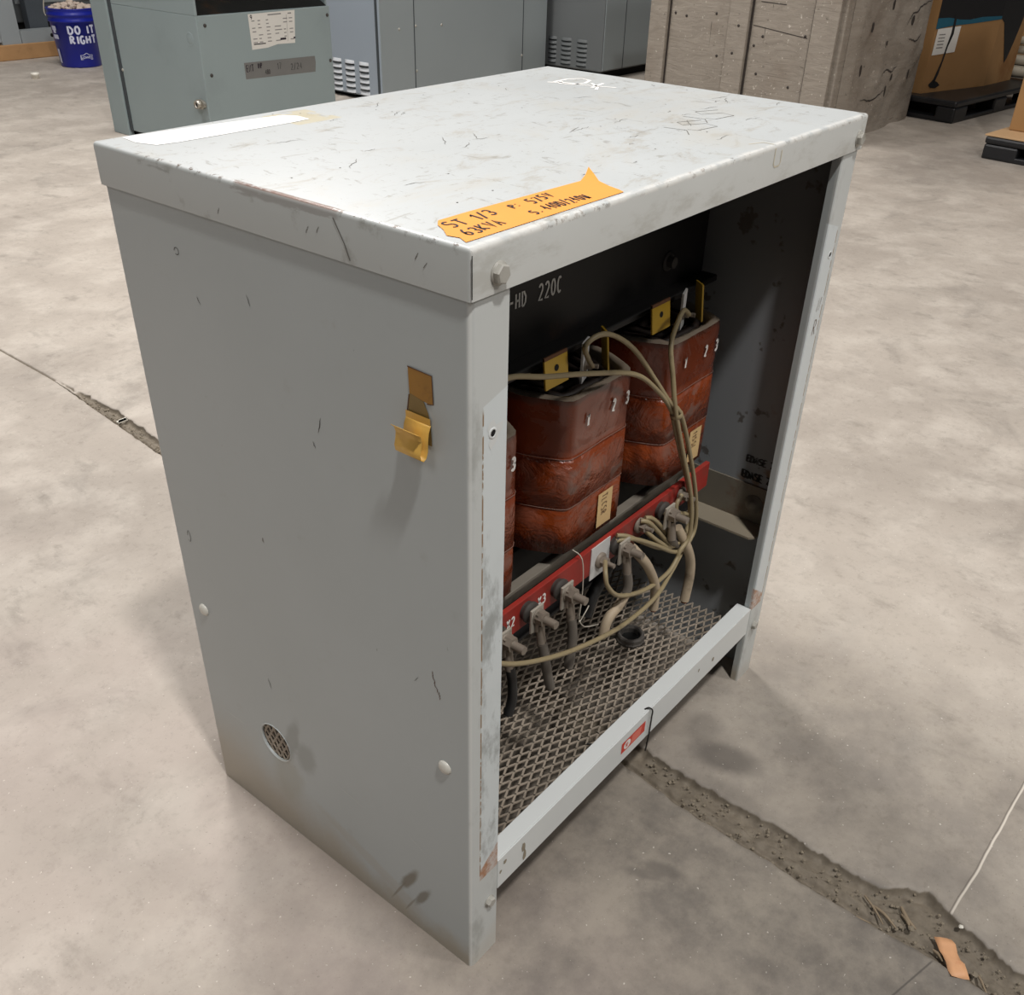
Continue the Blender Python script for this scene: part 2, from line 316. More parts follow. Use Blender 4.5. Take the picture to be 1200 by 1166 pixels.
# ------------------------------------------------------------------ mesh builder
class MB:
    def __init__(s): s.v = []; s.f = []; s.m = []; s.cur = 0; s.sm = []; s.smooth = False
    def add(s, vs, fs, mat=None, smooth=None):
        o = len(s.v); s.v += [tuple(p) for p in vs]
        for f in fs:
            s.f.append([o+i for i in f]); s.m.append(s.cur if mat is None else mat); s.sm.append(s.smooth if smooth is None else smooth)
        return s
    def box(s, x0, x1, y0, y1, z0, z1, mat=None, M=None):
        vs = [(x, y, z) for z in (z0, z1) for y in (y0, y1) for x in (x0, x1)]
        if M: vs = [M @ Vector(v) for v in vs]
        return s.add(vs, [(0, 2, 3, 1), (4, 5, 7, 6), (0, 1, 5, 4), (2, 6, 7, 3), (0, 4, 6, 2), (1, 3, 7, 5)], mat, False)
    def rbox(s, x0, x1, y0, y1, z0, z1, b=.002, mat=None, M=None, seg=2):
        bm = bmesh.new(); bmesh.ops.create_cube(bm, size=1)
        for v in bm.verts:
            v.co = Vector(((x0+x1)/2+v.co.x*(x1-x0), (y0+y1)/2+v.co.y*(y1-y0), (z0+z1)/2+v.co.z*(z1-z0)))
        bmesh.ops.bevel(bm, geom=bm.edges[:], offset=b, segments=seg, affect='EDGES', profile=.5)
        bm.verts.index_update()
        vs = [(M @ v.co if M else v.co.copy()) for v in bm.verts]; fs = [[v.index for v in f.verts] for f in bm.faces]
        bm.free(); return s.add(vs, fs, mat)
    def prism(s, poly, z0, z1, mat=None, smooth=False, caps=True):
        n = len(poly); vs = [(x, y, z0) for x, y in poly]+[(x, y, z1) for x, y in poly]
        s.add(vs, [(i, (i+1) % n, n+(i+1) % n, n+i) for i in range(n)], mat, smooth)
        if caps: s.add(vs, [list(range(n))[::-1], list(range(n, 2*n))], mat, False)
        return s
    def cyl(s, p0, p1, r0, r1=None, n=16, mat=None, caps=True, smooth=True):
        p0, p1 = Vector(p0), Vector(p1); r1 = r0 if r1 is None else r1
        d = (p1-p0).normalized(); a = d.orthogonal().normalized(); b = d.cross(a)
        vs = [p+(a*math.cos(2*PI*i/n)+b*math.sin(2*PI*i/n))*r for p, r in ((p0, r0), (p1, r1)) for i in range(n)]
        s.add(vs, [(i, (i+1) % n, n+(i+1) % n, n+i) for i in range(n)], mat, smooth)
        if caps: s.add(vs, [list(range(n))[::-1], list(range(n, 2*n))], mat, False)
        return s
    def lathe(s, c, axis, prof, n=24, mat=None, smooth=True):
        c = Vector(c); d = Vector(axis).normalized(); a = d.orthogonal().normalized(); b = d.cross(a)
        vs = [c+d*h+(a*math.cos(2*PI*i/n)+b*math.sin(2*PI*i/n))*r for r, h in prof for i in range(n)]
        k = len(prof)
        return s.add(vs, [(j*n+i, j*n+(i+1) % n, (j+1)*n+(i+1) % n, (j+1)*n+i) for j in range(k-1) for i in range(n)], mat, smooth)
    def tube(s, pts, r, n=8, mat=None, caps=True, sub=4):
        P = [Vector(p) for p in pts]
        if sub > 1 and len(P) > 2:
            Q = []
            for i in range(len(P)-1):
                a, b, c, d = P[max(i-1, 0)], P[i], P[i+1], P[min(i+2, len(P)-1)]
                for k in range(sub):
                    t = k/sub
                    Q.append(.5*((2*b)+(c-a)*t+(2*a-5*b+4*c-d)*t*t+(3*b-a-3*c+d)*t**3))
            Q.append(P[-1]); P = Q
        vs = []; up = None
        for i, p in enumerate(P):
            d = (P[min(i+1, len(P)-1)]-P[max(i-1, 0)]).normalized()
            if up is None: up = d.orthogonal().normalized()
            up = (up-d*up.dot(d)).normalized(); b = d.cross(up)
            rr = r(i/(len(P)-1)) if callable(r) else r
            vs += [p+(up*math.cos(2*PI*k/n)+b*math.sin(2*PI*k/n))*rr for k in range(n)]
        m = len(P)
        s.add(vs, [(j*n+i, j*n+(i+1) % n, (j+1)*n+(i+1) % n, (j+1)*n+i) for j in range(m-1) for i in range(n)], mat, True)
        if caps: s.add(vs, [list(range(n))[::-1], [(m-1)*n+k for k in range(n)]], mat, False)
        return s
    def ribbon(s, pts, w, mp, mat=None):
        """2D polyline ribbon of width w mapped by mp(u,v)->3D"""
        P = [Vector((p[0], p[1])) for p in pts]
        vs = []
        for i, p in enumerate(P):
            d = P[min(i+1, len(P)-1)]-P[max(i-1, 0)]
            d = d.normalized() if d.length > 1e-9 else Vector((1, 0)); nrm = Vector((-d.y, d.x))
            ww = w(i/(len(P)-1)) if callable(w) else w
            vs += [mp(*(p+nrm*ww/2)), mp(*(p-nrm*ww/2))]
        return s.add(vs, [(2*i, 2*i+1, 2*i+3, 2*i+2) for i in range(len(P)-1)], mat, False)
    def poly2(s, pts, mp, mat=None): return s.add([mp(*p) for p in pts], [list(range(len(pts)))], mat, False)
    def build(s, name, mats, parent=None, bevel=0, loc=None):
        me = bpy.data.meshes.new(name); o = bpy.data.objects.new(name, me); C.objects.link(o)
        org = Vector((0, 0, 0))
        if parent is not None:
            q = parent
            while q is not None: org += q.location; q = q.parent
        if loc is not None:
            o.location = Vector(loc)-org; org = Vector(loc)
        me.from_pydata([tuple(Vector(v)-org) for v in s.v], [], s.f)
        for m in (mats if isinstance(mats, (list, tuple)) else [mats]): me.materials.append(MT[m])
        me.polygons.foreach_set('material_index', s.m); me.polygons.foreach_set('use_smooth', s.sm)
        me.validate(); me.update()
        o.parent = parent
        if bevel:
            b = o.modifiers.new('b', 'BEVEL'); b.width = bevel; b.segments = 2; b.limit_method = 'ANGLE'
        return o

def tag(o, label=None, cat=None, group=None, kind=None):
    if label: o['label'] = label
    if cat: o['category'] = cat
    if group: o['group'] = group
    if kind: o['kind'] = kind
    return o
def thing(name, label, cat, loc=(0, 0, 0), group=None):
    o = bpy.data.objects.new(name, None); o.empty_display_size = .1; C.objects.link(o); o.location = loc
    return tag(o, label, cat, group)

# ------------------------------------------------------------------ lettering
def A_(cx, cy, rx, ry, a0, a1, n=8): return [(cx+rx*math.cos(math.radians(a0+(a1-a0)*i/n)), cy+ry*math.sin(math.radians(a0+(a1-a0)*i/n))) for i in range(n+1)]
F = {
 'S': [A_(.35, .75, .3, .22, 40, 270, 8)+A_(.35, .27, .3, .26, 90, -140, 8)[1:]], 'T': [[(0, 1), (.7, 1)], [(.35, 1), (.35, 0)]],
 '1': [[(.1, .75), (.35, 1), (.35, 0)]], '|': [[(.2, 1), (.2, 0)]], '/': [[(.5, 1.1), (0, -.1)]],
 '3': [A_(.3, .75, .3, .25, 150, -90, 8)+A_(.3, .26, .34, .26, 90, -150, 8)[1:]],
 '6': [[(.5, 1), (.2, .7), (.05, .3)]+A_(.35, .25, .3, .25, 180, 540, 10)], 'K': [[(0, 1), (0, 0)], [(.6, 1), (0, .4), (.6, 0)]],
 'V': [[(0, 1), (.3, 0), (.6, 1)]], 'A': [[(0, 0), (.3, 1), (.6, 0)], [(.12, .4), (.5, .4)]], 'P': [[(0, 0), (0, 1)], [(0, 1)]+A_(.15, .75, .3, .25, 90, -90, 6)+[(0, .5)]],
 ':': [[(.1, .2), (.1, .1)], [(.1, .7), (.1, .6)]], '.': [[(.1, .12), (.14, 0)]], '5': [[(.6, 1), (.1, 1), (.08, .58)]+A_(.28, .3, .32, .3, 100, -140, 8)],
 '7': [[(0, 1), (.6, 1), (.2, 0)]], '4': [[(.45, 0), (.45, 1), (0, .35), (.6, .35)]], '0': [A_(.3, .5, .3, .5, 90, 450, 12)], 'D': [[(0, 0), (0, 1), (.3, .95), (.6, .6), (.55, .2), (.3, 0), (0, 0)]],
 '2': [A_(.3, .72, .28, .27, 160, -30, 7)+[(0, 0), (.6, 0)]], 'W': [[(0, 1), (.18, 0), (.35, .8), (.52, 0), (.7, 1)]], 'H': [[(0, 0), (0, 1)], [(.6, 0), (.6, 1)], [(0, .5), (.6, .5)]],
 '-': [[(0, .5), (.5, .5)]], 'C': [A_(.32, .5, .3, .5, 50, 310, 10)], 'G': [A_(.32, .5, .3, .5, 50, 340, 10)+[(.35, .45)]], 'X': [[(0, 0), (.6, 1)], [(0, 1), (.6, 0)]],
 'N': [[(0, 0), (0, 1), (.55, 0), (.55, 1)]], 'R': [[(0, 0), (0, 1)], [(0, 1)]+A_(.18, .75, .3, .25, 90, -90, 6)+[(0, .5)], [(.15, .5), (.6, 0)]],
 'E': [[(.5, 1), (0, 1), (0, 0), (.5, 0)], [(0, .5), (.4, .5)]], 'B': [[(0, 0), (0, 1)], [(0, 1)]+A_(.18, .75, .28, .25, 90, -90, 6)+[(0, .5)], A_(.2, .25, .33, .25, 90, -90, 6)+[(0, 0)]],
 'O': [A_(.3, .5, .3, .5, 90, 450, 12)], 'L': [[(0, 1), (0, 0), (.5, 0)]], 'I': [[(.15, 1), (.15, 0)]], 'M': [[(0, 0), (.05, 1), (.35, .3), (.65, 1), (.7, 0)]], '8': [A_(.3, .75, .24, .25, -90, 270, 10)+A_(.3, .25, .3, .25, 90, 450, 10)[1:]],
 '9': [A_(.3, .7, .28, .28, 0, 360, 10)+[(.5, .3), (.35, 0)]], 'Y': [[(0, 1), (.3, .5), (.6, 1)], [(.3, .5), (.3, 0)]],
}
def strokes(mb, text, u0, v0, size, w, mp, mat, sx=.9, gap=.32, slant=0, jit=0, rise=0, ex=1):
    rr = random.Random(len(text)*13+5)
    u = u0
    for ch in text:
        if ch == ' ': u += size*.7*sx; continue
        g = F.get(ch, []); wd = max([p[0] for st in g for p in st]+[.15])
        jy = rr.uniform(-jit, jit)*size; js = 1+rr.uniform(-jit, jit)
        for st in g:
            mb.ribbon([(u+(x*sx+slant*y)*size*js, v0+jy+(u-u0)*rise+y*size*js*ex) for x, y in st], w, mp, mat)
        u += (wd*sx+gap)*size
    return u
def stencil(mb, text, u0, v0, size, w, mp, mat, **k):
    return strokes(mb, text, u0, v0, size, w, mp, mat, **k)
def font_mesh(text, size, bold=.0, align='CENTER', line=1.0):
    cu = bpy.data.curves.new('lettering', 'FONT'); cu.body = text; cu.size = size; cu.align_x = align; cu.offset = bold; cu.space_line = line
    o = bpy.data.objects.new('lettering', cu); C.objects.link(o)
    bpy.context.view_layer.update()
    me = o.evaluated_get(bpy.context.evaluated_depsgraph_get()).to_mesh()
    vs = [(v.co.x, v.co.y) for v in me.vertices]; fs = [list(p.vertices) for p in me.polygons]
    o.evaluated_get(bpy.context.evaluated_depsgraph_get()).to_mesh_clear()
    bpy.data.objects.remove(o); bpy.data.curves.remove(cu)
    return vs, fs

# ------------------------------------------------------------------ floor with the broken joint
def lerp_tab(tab, y):
    if y <= tab[0][0]: return tab[0][1]
    for (a, p), (b, q) in zip(tab, tab[1:]):
        if y <= b: return p+(q-p)*(y-a)/(b-a)
    return tab[-1][1]
JR = [(-3, .46), (-.66, .485), (-.57, .492), (-.50, .515), (-.45, .540), (-.40, .505), (-.36, .492), (-.226, .502), (-.1, .497), (.06, .507), (1.0, .572), (1.57, .602), (1.86, .632), (2.1, .628), (2.2, .626), (2.6, .632), (9, .9)]
JL = [(-3, .40), (-.66, .418), (-.50, .428), (-.42, .424), (-.32, .424), (-.24, .428), (-.08, .432), (.07, .452), (1.0, .53), (1.57, .562), (1.86, .588), (2.1, .610), (2.2, .617), (2.6, .623), (9, .891)]
def build_floor():
    ys = [-3, -2, -1.3, -.9]; y = -.8
    while y < .16: ys.append(y); y += .0055
    while y < 1.4: ys.append(y); y += .03
    while y < 2.7: ys.append(y); y += .01
    ys += [3, 3.5, 4, 5, 6.5, 8, 10, 12, 15]
    nx = 44; mb = MB(); n = None; vs = []
    for y in ys:
        l, r = lerp_tab(JL, y), lerp_tab(JR, y)
        rag = .010 if (-.8 < y < 2.1) else .002
        l += rag*.35*(mnoise.noise(Vector((y*40, 3, 0))))
        r += rag*(mnoise.noise(Vector((y*35, 9, 0)))+.6*mnoise.noise(Vector((y*120, 2, 0))))
        row = [(-4, 0), (-1, 0), (l-.12, 0), (l-.006, 0)]
        wd = r-l
        for i in range(nx):
            t = i/(nx-1); x = l+wd*t
            edge = min(t, 1-t)
            dep = min(.013, wd*.35)
            base = -dep*(1-math.exp(-min((x-l)/.004, 20))) if t < .5 else -dep*1.25*(1-math.exp(-min((r-x)/.005, 20)))
            v = Vector((x*60, y*60, 1))
            nz = .0035*mnoise.noise(v)+.0022*mnoise.noise(v*2.7)
            groove = -.005*math.exp(-((t-.22)/.06)**2)
            k = min(1, edge*9)
            dirt = .0045*math.exp(-((t-.5)/.25)**2)
            row.append((x, min(0, base+k*(nz+groove+dirt)) if wd > .01 else -wd*.5*math.sin(PI*t)))
        row += [(r+.006, 0), (r+.12, 0), (2, 0), (5, 0), (14, 0)]
        n = len(row); vs += [(x, y, z) for x, z in row]
    fs = [(j*n+i, j*n+i+1, (j+1)*n+i+1, (j+1)*n+i) for j in range(len(ys)-1) for i in range(n-1)]
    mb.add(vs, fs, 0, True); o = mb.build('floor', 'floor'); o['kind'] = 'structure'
build_floor()

# ------------------------------------------------------------------ main enclosure
cab = thing('transformer_enclosure', 'large open-fronted grey painted steel enclosure with dented lid, orange tape on top', 'enclosure')
def wall_profile(sx, x0):
    # plan path of a folded side panel: back lip, side, rounded corner, front flange, return lip
    r = .007; pts = [(.04, D), (r, D)]
    pts += [(r-r*math.sin(a), D-r+r*math.cos(a)) for a in [i*PI/10 for i in range(1, 6)]]
    pts += [(r-r*math.cos(a), r-r*math.sin(a)) for a in [i*PI/12 for i in range(0, 7)]]
    pts += [(.052, 0), (.0535, .0015), (.0535, .014)]
    th = .0022; inner = []
    for i, p in enumerate(pts):
        a = Vector(pts[max(i-1, 0)]); b = Vector(pts[min(i+1, len(pts)-1)]); d = (b-a).normalized(); inner.append((p[0]-d.y*th, p[1]+d.x*th))
    poly = pts+inner[::-1]
    return [(x0+sx*x, y) for x, y in poly], len(pts)
def side_panel(sx, x0, side):
    poly, k = wall_profile(sx, x0)
    if sx < 0: pass
    n = len(poly); mb = MB(); vs = [(x, y, 0) for x, y in poly]+[(x, y, .956) for x, y in poly]
    fs = [(i, (i+1) % n, n+(i+1) % n, n+i) for i in range(n)]
    caps = []
    for i in range(k-1):
        a, b, c, d = i, i+1, n-2-i, n-1-i
        caps += [(a, d, c, b), (n+a, n+b, n+c, n+d)]
    if sx < 0: fs = [f[::-1] for f in fs]; caps = [f[::-1] for f in caps]
    mb.add(vs, fs, 0, True); mb.add(vs, caps, 0, False)
    return mb
mb = side_panel(1, 0, 'l')
sp = mb.build('side_panel', ['panel', 'dark'], cab)
# vent hole cut through the left panel
cut = MB().cyl((-.02, .384, .181), (.02, .384, .181), .0325, n=40).build('cutter', 'panel')
bo = sp.modifiers.new('h', 'BOOLEAN'); bo.object = cut; bo.operation = 'DIFFERENCE'; bo.solver = 'EXACT'
bpy.context.view_layer.update()
dg = bpy.context.evaluated_depsgraph_get(); nm = bpy.data.meshes.new_from_object(sp.evaluated_get(dg))
sp.modifiers.clear(); old = sp.data; sp.data = nm; bpy.data.meshes.remove(old); bpy.data.objects.remove(cut)
es = sp.modifiers.new('e', 'EDGE_SPLIT'); es.split_angle = .6
tag(sp, 'large flat left side with stains and yellow tape')
sp2 = side_panel(-1, W, 'r').build('side_panel', ['panel'], cab); es = sp2.modifiers.new('e', 'EDGE_SPLIT'); es.split_angle = .6
tag(sp2, 'right side, its rust-spotted inner face showing')
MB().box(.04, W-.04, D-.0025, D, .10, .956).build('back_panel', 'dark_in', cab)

# scratches and nicks of the left face
mpL = lambda y, z: (-.0004, y, z)
mb = MB()
def wig(p, q, n=6, a=.0012, rr=R): 
    return [(p[0]+(q[0]-p[0])*i/n+rr.uniform(-a, a), p[1]+(q[1]-p[1])*i/n+rr.uniform(-a, a)) for i in range(n+1)]
for p, q, w, m in (((.209, .776), (.215, .756), .0016, 0), ((.378, .312), (.374, .296), .0016, 0), ((.254, .187), (.195, .180), .0011, 1), ((.112, .191), (.078, .176), .0010, 1), ((.512, .171), (.453, .172), .0009, 1),
                   ((.225, .742), (.222, .735), .0015, 0), ((.40, .86), (.396, .852), .0015, 0), ((.31, .885), (.305, .872), .0012, 0), ((.08, .49), (.086, .48), .001, 0)):
    mb.ribbon(wig(p, q, 8, .0007), lambda t, w=w: w*.6*(.3+math.sin(PI*t)*.8), mpL, m)
for p, q in (((.058, .512), (.054, .497)), ((.055, .499), (.049, .484)), ((.048, .485), (.046, .476))):
    mb.ribbon(wig(p, q, 8, .0014), .0009, mpL, 2)
mb.ribbon([(.425+.004*math.cos(a*.6), .905+.004*math.sin(a*.6)) for a in range(10)], .0008, mpL, 0)
mb.ribbon([(.513+.003*math.cos(a*.7), .493+.009*math.sin(a*.7)) for a in range(9)], .0008, mpL, 0)
mb.build('scratch_marks', ['dscr', 'wscr', 'rustline'], cab)

# vent: rim + expanded mesh behind
mb = MB().lathe((0, .384, .181), (-1, 0, 0), [(.0318, -.003), (.0318, .0004), (.0330, .0009), (.0342, .0004), (.0342, -.0002)], 40, 0)
vg = mb.build('vent_rim', ['panel'], cab)
mb = MB()
for k in range(-5, 6):
    yb = .384+k*.0125
    for sgn in (-1, 1):
        for q in (-1, 0, 1):
            zc = .181+q*.022
            p0 = Vector((.0045, yb, zc-.011)); p1 = Vector((.0055, yb+sgn*.00625, zc+.0))
            p2 = Vector((.0045, yb, zc+.011))
            for a, b in ((p0, p1), (p1, p2)):
                if abs((a.y+b.y)/2-.384) < .040 and abs((a.z+b.z)/2-.181) < .042: mb.tube([a, b], .0026, 4, 0, sub=1)
mb.build('vent_mesh', 'mesh', cab)
MB().box(.012, .0125, .335, .433, .14, .225).build('vent_shade_sheet', 'dark', cab)  # added dark sheet standing in for the unlit interior behind the vent

# lid
bm = bmesh.new(); bmesh.ops.create_cube(bm, size=1)
for v in bm.verts: v.co = Vector((W/2+v.co.x*(W+2*E), D/2+v.co.y*(D+2*E), H-LH/2+v.co.z*LH))
bmesh.ops.delete(bm, geom=[f for f in bm.faces if f.normal.z < -.5], context='FACES')
bmesh.ops.bevel(bm, geom=[e for e in bm.edges if not e.is_boundary], offset=.0042, segments=4, affect='EDGES', profile=.5)
vs = [v.co.copy() for v in bm.verts]; bm.verts.index_update(); fs = [[v.index for v in f.verts] for f in bm.faces]; bm.free()
mb = MB(); mb.add(vs, fs, 0, True)
mpF = lambda x, z: (x, -E-.0004, z)
mpS = lambda y, z: (-E-.0004, y, z)
mpT = lambda x, y: (x, y, H+.0003)
lid = mb.build('lid', ['lid'], cab)
so = lid.modifiers.new('s', 'SOLIDIFY'); so.thickness = .002; so.offset = -1
es = lid.modifiers.new('e', 'EDGE_SPLIT'); es.split_angle = .7
mb = MB()
mb.ribbon([(-.0018, .957), (-.0018, .994)], .0013, mpF, 0)      # folded corner seam
mb.ribbon([(.161, .993), (.156, .985), (.148, .972), (.142, .958)], .0013, mpS, 1)
for y0, z0 in ((.20, .972), (.185, .975), (.06, .978), (.05, .972), (.335, .963)): mb.ribbon(wig((y0, z0), (y0-.004, z0+.006), 4, .0005), .0007, mpS, 1)
# faint pencil scribble on the top
for cx, cy in ((.56, .105), (.64, .125)):
    mb.ribbon([(cx+.045-.0, cy+.03), (cx+.01, cy+.045), (cx, cy+.03), (cx+.03, cy+.015), (cx+.025, cy-.005), (cx-.015, cy), (cx-.02, cy+.012)], .0012, mpT, 2)
    mb.ribbon([(cx-.03, cy+.04), (cx-.025, cy+.01), (cx-.045, cy-.005)], .0012, mpT, 2)
for i in range(34):
    x, y = R.uniform(.1, .8), R.uniform(.06, .5); a = R.uniform(-.4, .9); L = R.uniform(.008, .04)
    mb.ribbon(wig((x, y), (x+L*math.cos(a), y+L*math.sin(a)), 6, .002), lambda t: .0007*(.4+math.sin(PI*t)), mpT, 2)
for i in range(26):
    x, y = R.uniform(.02, .81), R.uniform(.01, .54); mb.poly2([(x+.0013*math.cos(k*1.3), y+.0011*math.sin(k*1.3)) for k in range(5)], mpT, R.choice([1, 1, 3]))
mb.build('scratch_marks', ['dark', 'scr', 'scr', 'dscr'], cab)
# white chalk scribble
mb = MB()
mb.ribbon([(.700, .445), (.735, .446), (.757, .434), (.752, .415), (.725, .405), (.700, .412), (.695, .430), (.712, .440)], .0055, mpT)
mb.ribbon([(.690, .450), (.705, .432), (.712, .405)], .006, mpT)
mb.ribbon([(.745, .385), (.70, .375)], .006, mpT); mb.ribbon([(.732, .398), (.716, .378), (.728, .350)], .005, mpT); mb.ribbon([(.708, .402), (.718, .376), (.690, .360)], .005, mpT)
mb.build('chalk_writing', 'white', cab)
# white paper strip
def warp(x, y): return (x, y, H+.0004)
MB().poly2([(.030, .543), (.060, .541), (.120, .536), (.190, .527), (.240, .521), (.250, .505), (.248, .480), (.215, .478), (.130, .479), (.060, .480), (.035, .484), (.026, .51)], warp).build('paper_strip', 'strip', cab)
MB().ribbon([(.541, .9965), (.541, .978), (.545, .9745), (.556, .9745), (.559, .978), (.559, .992)], .002, mpF).ribbon([(.541, .0), (.541, .014), (.52, .022)], .002, mpT).build('tape_residue', 'resid', cab)
# orange masking tape with hand lettering
def tz(x, y):
    lift = max(0, (y-.058))*.5*max(0, 1-abs(x-.262)/.03)
    return (x, y, H+.0007+lift)
ed = [(.006, .010), (.012, .022), (.009, .034), (.019, .047), (.026, .060), (.036, .069)]
tp = ed+[(.075, .0685), (.111, .067), (.147, .065), (.183, .0635), (.215, .062), (.236, .0605), (.252, .066), (.268, .074), (.262, .062), (.250, .048), (.241, .030), (.236, .014), (.232, .006), (.18, .007), (.12, .008), (.06, .009)]
mb = MB(); cpt = len(tp); mb.add([tz(*p) for p in tp], [list(range(cpt))], 0, False)
bmx = bmesh.new(); V_ = [bmx.verts.new(tz(*p)) for p in tp]; bmx.faces.new(V_); bmesh.ops.triangulate(bmx, faces=bmx.faces[:]); bmx.verts.index_update()
mb = MB(); mb.add([v.co.copy() for v in bmx.verts], [[v.index for v in f.verts] for f in bmx.faces], 0, False); bmx.free()
tp_o = tag(mb.build('tape_label', ['orange'], cab), 'orange masking tape with black hand-written lettering')
mpI = lambda x, y: (x, y, H+.0011)
mb = MB()
strokes(mb, 'ST 1/3', .028, .0440, .0165, .0021, mpI, 0, sx=.72, gap=.28, jit=.07, slant=.1)
strokes(mb, 'P:', .112, .0455, .0115, .0019, mpI, 0, jit=.1, slant=.15)
strokes(mb, '575V', .137, .0430, .0140, .0020, mpI, 0, sx=.62, gap=.32, jit=.1, slant=.15, rise=-.03)
strokes(mb, '63KVA', .022, .0190, .0160, .0020, mpI, 0, sx=.62, gap=.26, jit=.08, slant=.1)
strokes(mb, 'S.', .110, .0195, .0125, .0019, mpI, 0, sx=.7, jit=.1, slant=.15)
strokes(mb, '440D/240W', .130, .0190, .0140, .0017, mpI, 0, sx=.48, gap=.23, jit=.08, slant=.12, rise=-.05)
mb.build('handwriting', 'ink', tp_o)

# aged tape on the left side, curled lower end
mb = MB()
mb.poly2([(.0765, .8735), (.0465, .8725), (.0455, .845), (.0500, .8435), (.058, .8445), (.0755, .8475)], lambda y, z: (-.0007, y, z), 0)
mb.poly2([(.0755, .8475), (.058, .8445), (.052, .834), (.049, .822), (.048, .800), (.080, .800), (.0785, .825)], lambda y, z: (-.0006, y, z), 1)
mb.ribbon([(.0770, .874), (.0462, .873), (.0450, .8445), (.053, .843)], .0012, lambda y, z: (-.0009, y, z), 2)
mb.ribbon([(.0795, .824), (.076, .846)], .0012, lambda y, z: (-.0009, y, z), 2)
tp_s = mb.build('tape_remnant', ['glue', 'glue2', 'rustline'], cab)
pr_ = [(-.001, .822), (-.004, .815), (-.0055, .806), (-.006, .796), (-.0085, .790), (-.0125, .788), (-.0165, .791), (-.0175, .797), (-.0155, .804), (-.0145, .810), (-.0165, .816), (-.0205, .8195)]
fine = []
for i in range(len(pr_)-1):
    for k in range(3): fine.append(tuple(pr_[i][j]+(pr_[i+1][j]-pr_[i][j])*k/3 for j in (0, 1)))
fine.append(pr_[-1])
nn = len(fine); ya = lambda t: .0485-.001*t; yb = lambda t: .0805+.002*t
vs = [(x, ya(i/nn), z) for i, (x, z) in enumerate(fine)]+[(x, yb(i/nn), z) for i, (x, z) in enumerate(fine)]
cu_ = MB().add(vs, [(i, i+1, nn+i+1, nn+i) for i in range(nn-1)], 0, True).build('curled_end', 'ytape', tp_s)
so = cu_.modifiers.new('s', 'SOLIDIFY'); so.thickness = .0006
MB().poly2([(.0485, .829), (.0805, .829), (.0805, .820), (.0485, .820)], lambda y, z: (-.0018, y, z)).build('folded_edge', 'ytape', tp_s)

# bolts, plugs, holes
def hexbolt(c, ax, r, h, mat, parent, washer=0):
    c = Vector(c); a = Vector(ax); mb = MB()
    if washer: mb.lathe(c, a, [(0, 0), (washer, 0), (washer, .0012), (0, .0012)], 24)
    mb.cyl(c, c+a*h*.8, r, n=6, smooth=False); mb.cyl(c+a*h*.8, c+a*h, r, r*.86, n=6, smooth=False)
    return mb.build('hex_bolt', mat, parent)
for c, r, m in (((.033, -E, .9715), .0092, 'boltp'), ((.801, -E, .9705), .0092, 'boltp'), ((.036, 0, .112), .0075, 'boltp'), ((.790, 0, .124), .0075, 'boltp')):
    hexbolt(c, (0, -1, 0), r, .0068, m, cab, r*1.18)
for y, z in ((.511, .366), (.041, .369)):
    MB().lathe((0, y, z), (-1, 0, 0), [(.0098, 0), (.0096, .0015), (.008, .0032), (.0045, .0042), (.0001, .0045)], 28).build('round_plug', 'cream', cab)
for x, z in ((.031, .819), (.790, .812)):
    MB().lathe((x, 0, z), (0, -1, 0), [(.0001, .0002), (.0038, .0002), (.0038, .0012), (.0052, .0008), (.0062, .0001)], 20, 0)\
        .lathe((x, 0, z), (0, -1, 0), [(.0001, .0006), (.0033, .0006)], 20, 1).build('screw_hole', ['rail', 'dark'], cab)
mb = MB(); fl = []
for i in range(16):
    a = 2*PI*i/16; q = .011*(1+.35*math.sin(3*a+1)+.2*math.sin(5*a)); fl.append((.0335+q*.85*math.cos(a), .819+q*1.2*math.sin(a)))
mb.add([(x, -.0002, z) for x, z in fl], [list(range(16))])
mb.build('chipped_paint', 'rail', cab)
mb = MB(); mpP = lambda x, z: (x, -.0005, z)
strokes(mb, 'N', .783, .728, .020, .0012, mpP, 0, sx=.7, slant=.1); strokes(mb, 'R', .783, .690, .024, .0012, mpP, 0, sx=.6, slant=.1)
mb.build('marker_writing', 'pencil', cab)

# front rail
mb = MB().rbox(.0, .01, 0, .01, 0, .01, .001)
mb = MB()
mb.box(.0545, W-.0545, .0005, .003, .117, .1745).box(.0545, W-.0545, .003, .028, .1720, .1745).box(.0545, W-.0545, .003, .03, .117, .1195)
mb.box(.0545-.02, W-.0545+.02, .0024, .0044, .12, .170)
rail = mb.build('front_rail', 'rail', cab, bevel=.0008)
mb = MB(); mpR = lambda x, z: (x, .0001, z)
mb.poly2([(.352, .131), (.413, .153), (.4155, .163), (.354, .141)][::1], mpR, 0)
mb = MB()
mb.poly2([(.350, .1365), (.417, .1365), (.417, .1585), (.350, .1585)], mpR, 0)
mpR2 = lambda x, z: (x, -.0001, z)
mb.poly2([(.376, .139), (.403, .139), (.407, .156), (.380, .156)], mpR2, 1)
mb.poly2([(.366+.0095*math.cos(a*.4), .1475+.0085*math.sin(a*.4)) for a in range(16)], mpR2, 2)
strokes(mb, '10', .3605, .1435, .008, .0014, lambda x, z: (x, -.0003, z), 0, sx=.7, gap=.2)
tag(mb.build('red_sticker', ['redst', 'redst2', 'white'], cab), 'small red sticker with a white roundel')
mb = MB()
for x, z, rx, rz in ((.069, .160, .004, .005), (.109, .150, .005, .012), (.112, .132, .004, .012), (.635, .142, .004, .006), (.585, .150, .003, .004), (.06, .148, .003, .004)):
    mb.poly2([(x+rx*math.cos(a*.5)*R.uniform(.6, 1.1), z+rz*math.sin(a*.5)*R.uniform(.6, 1.1)) for a in range(12)], mpR, 0)
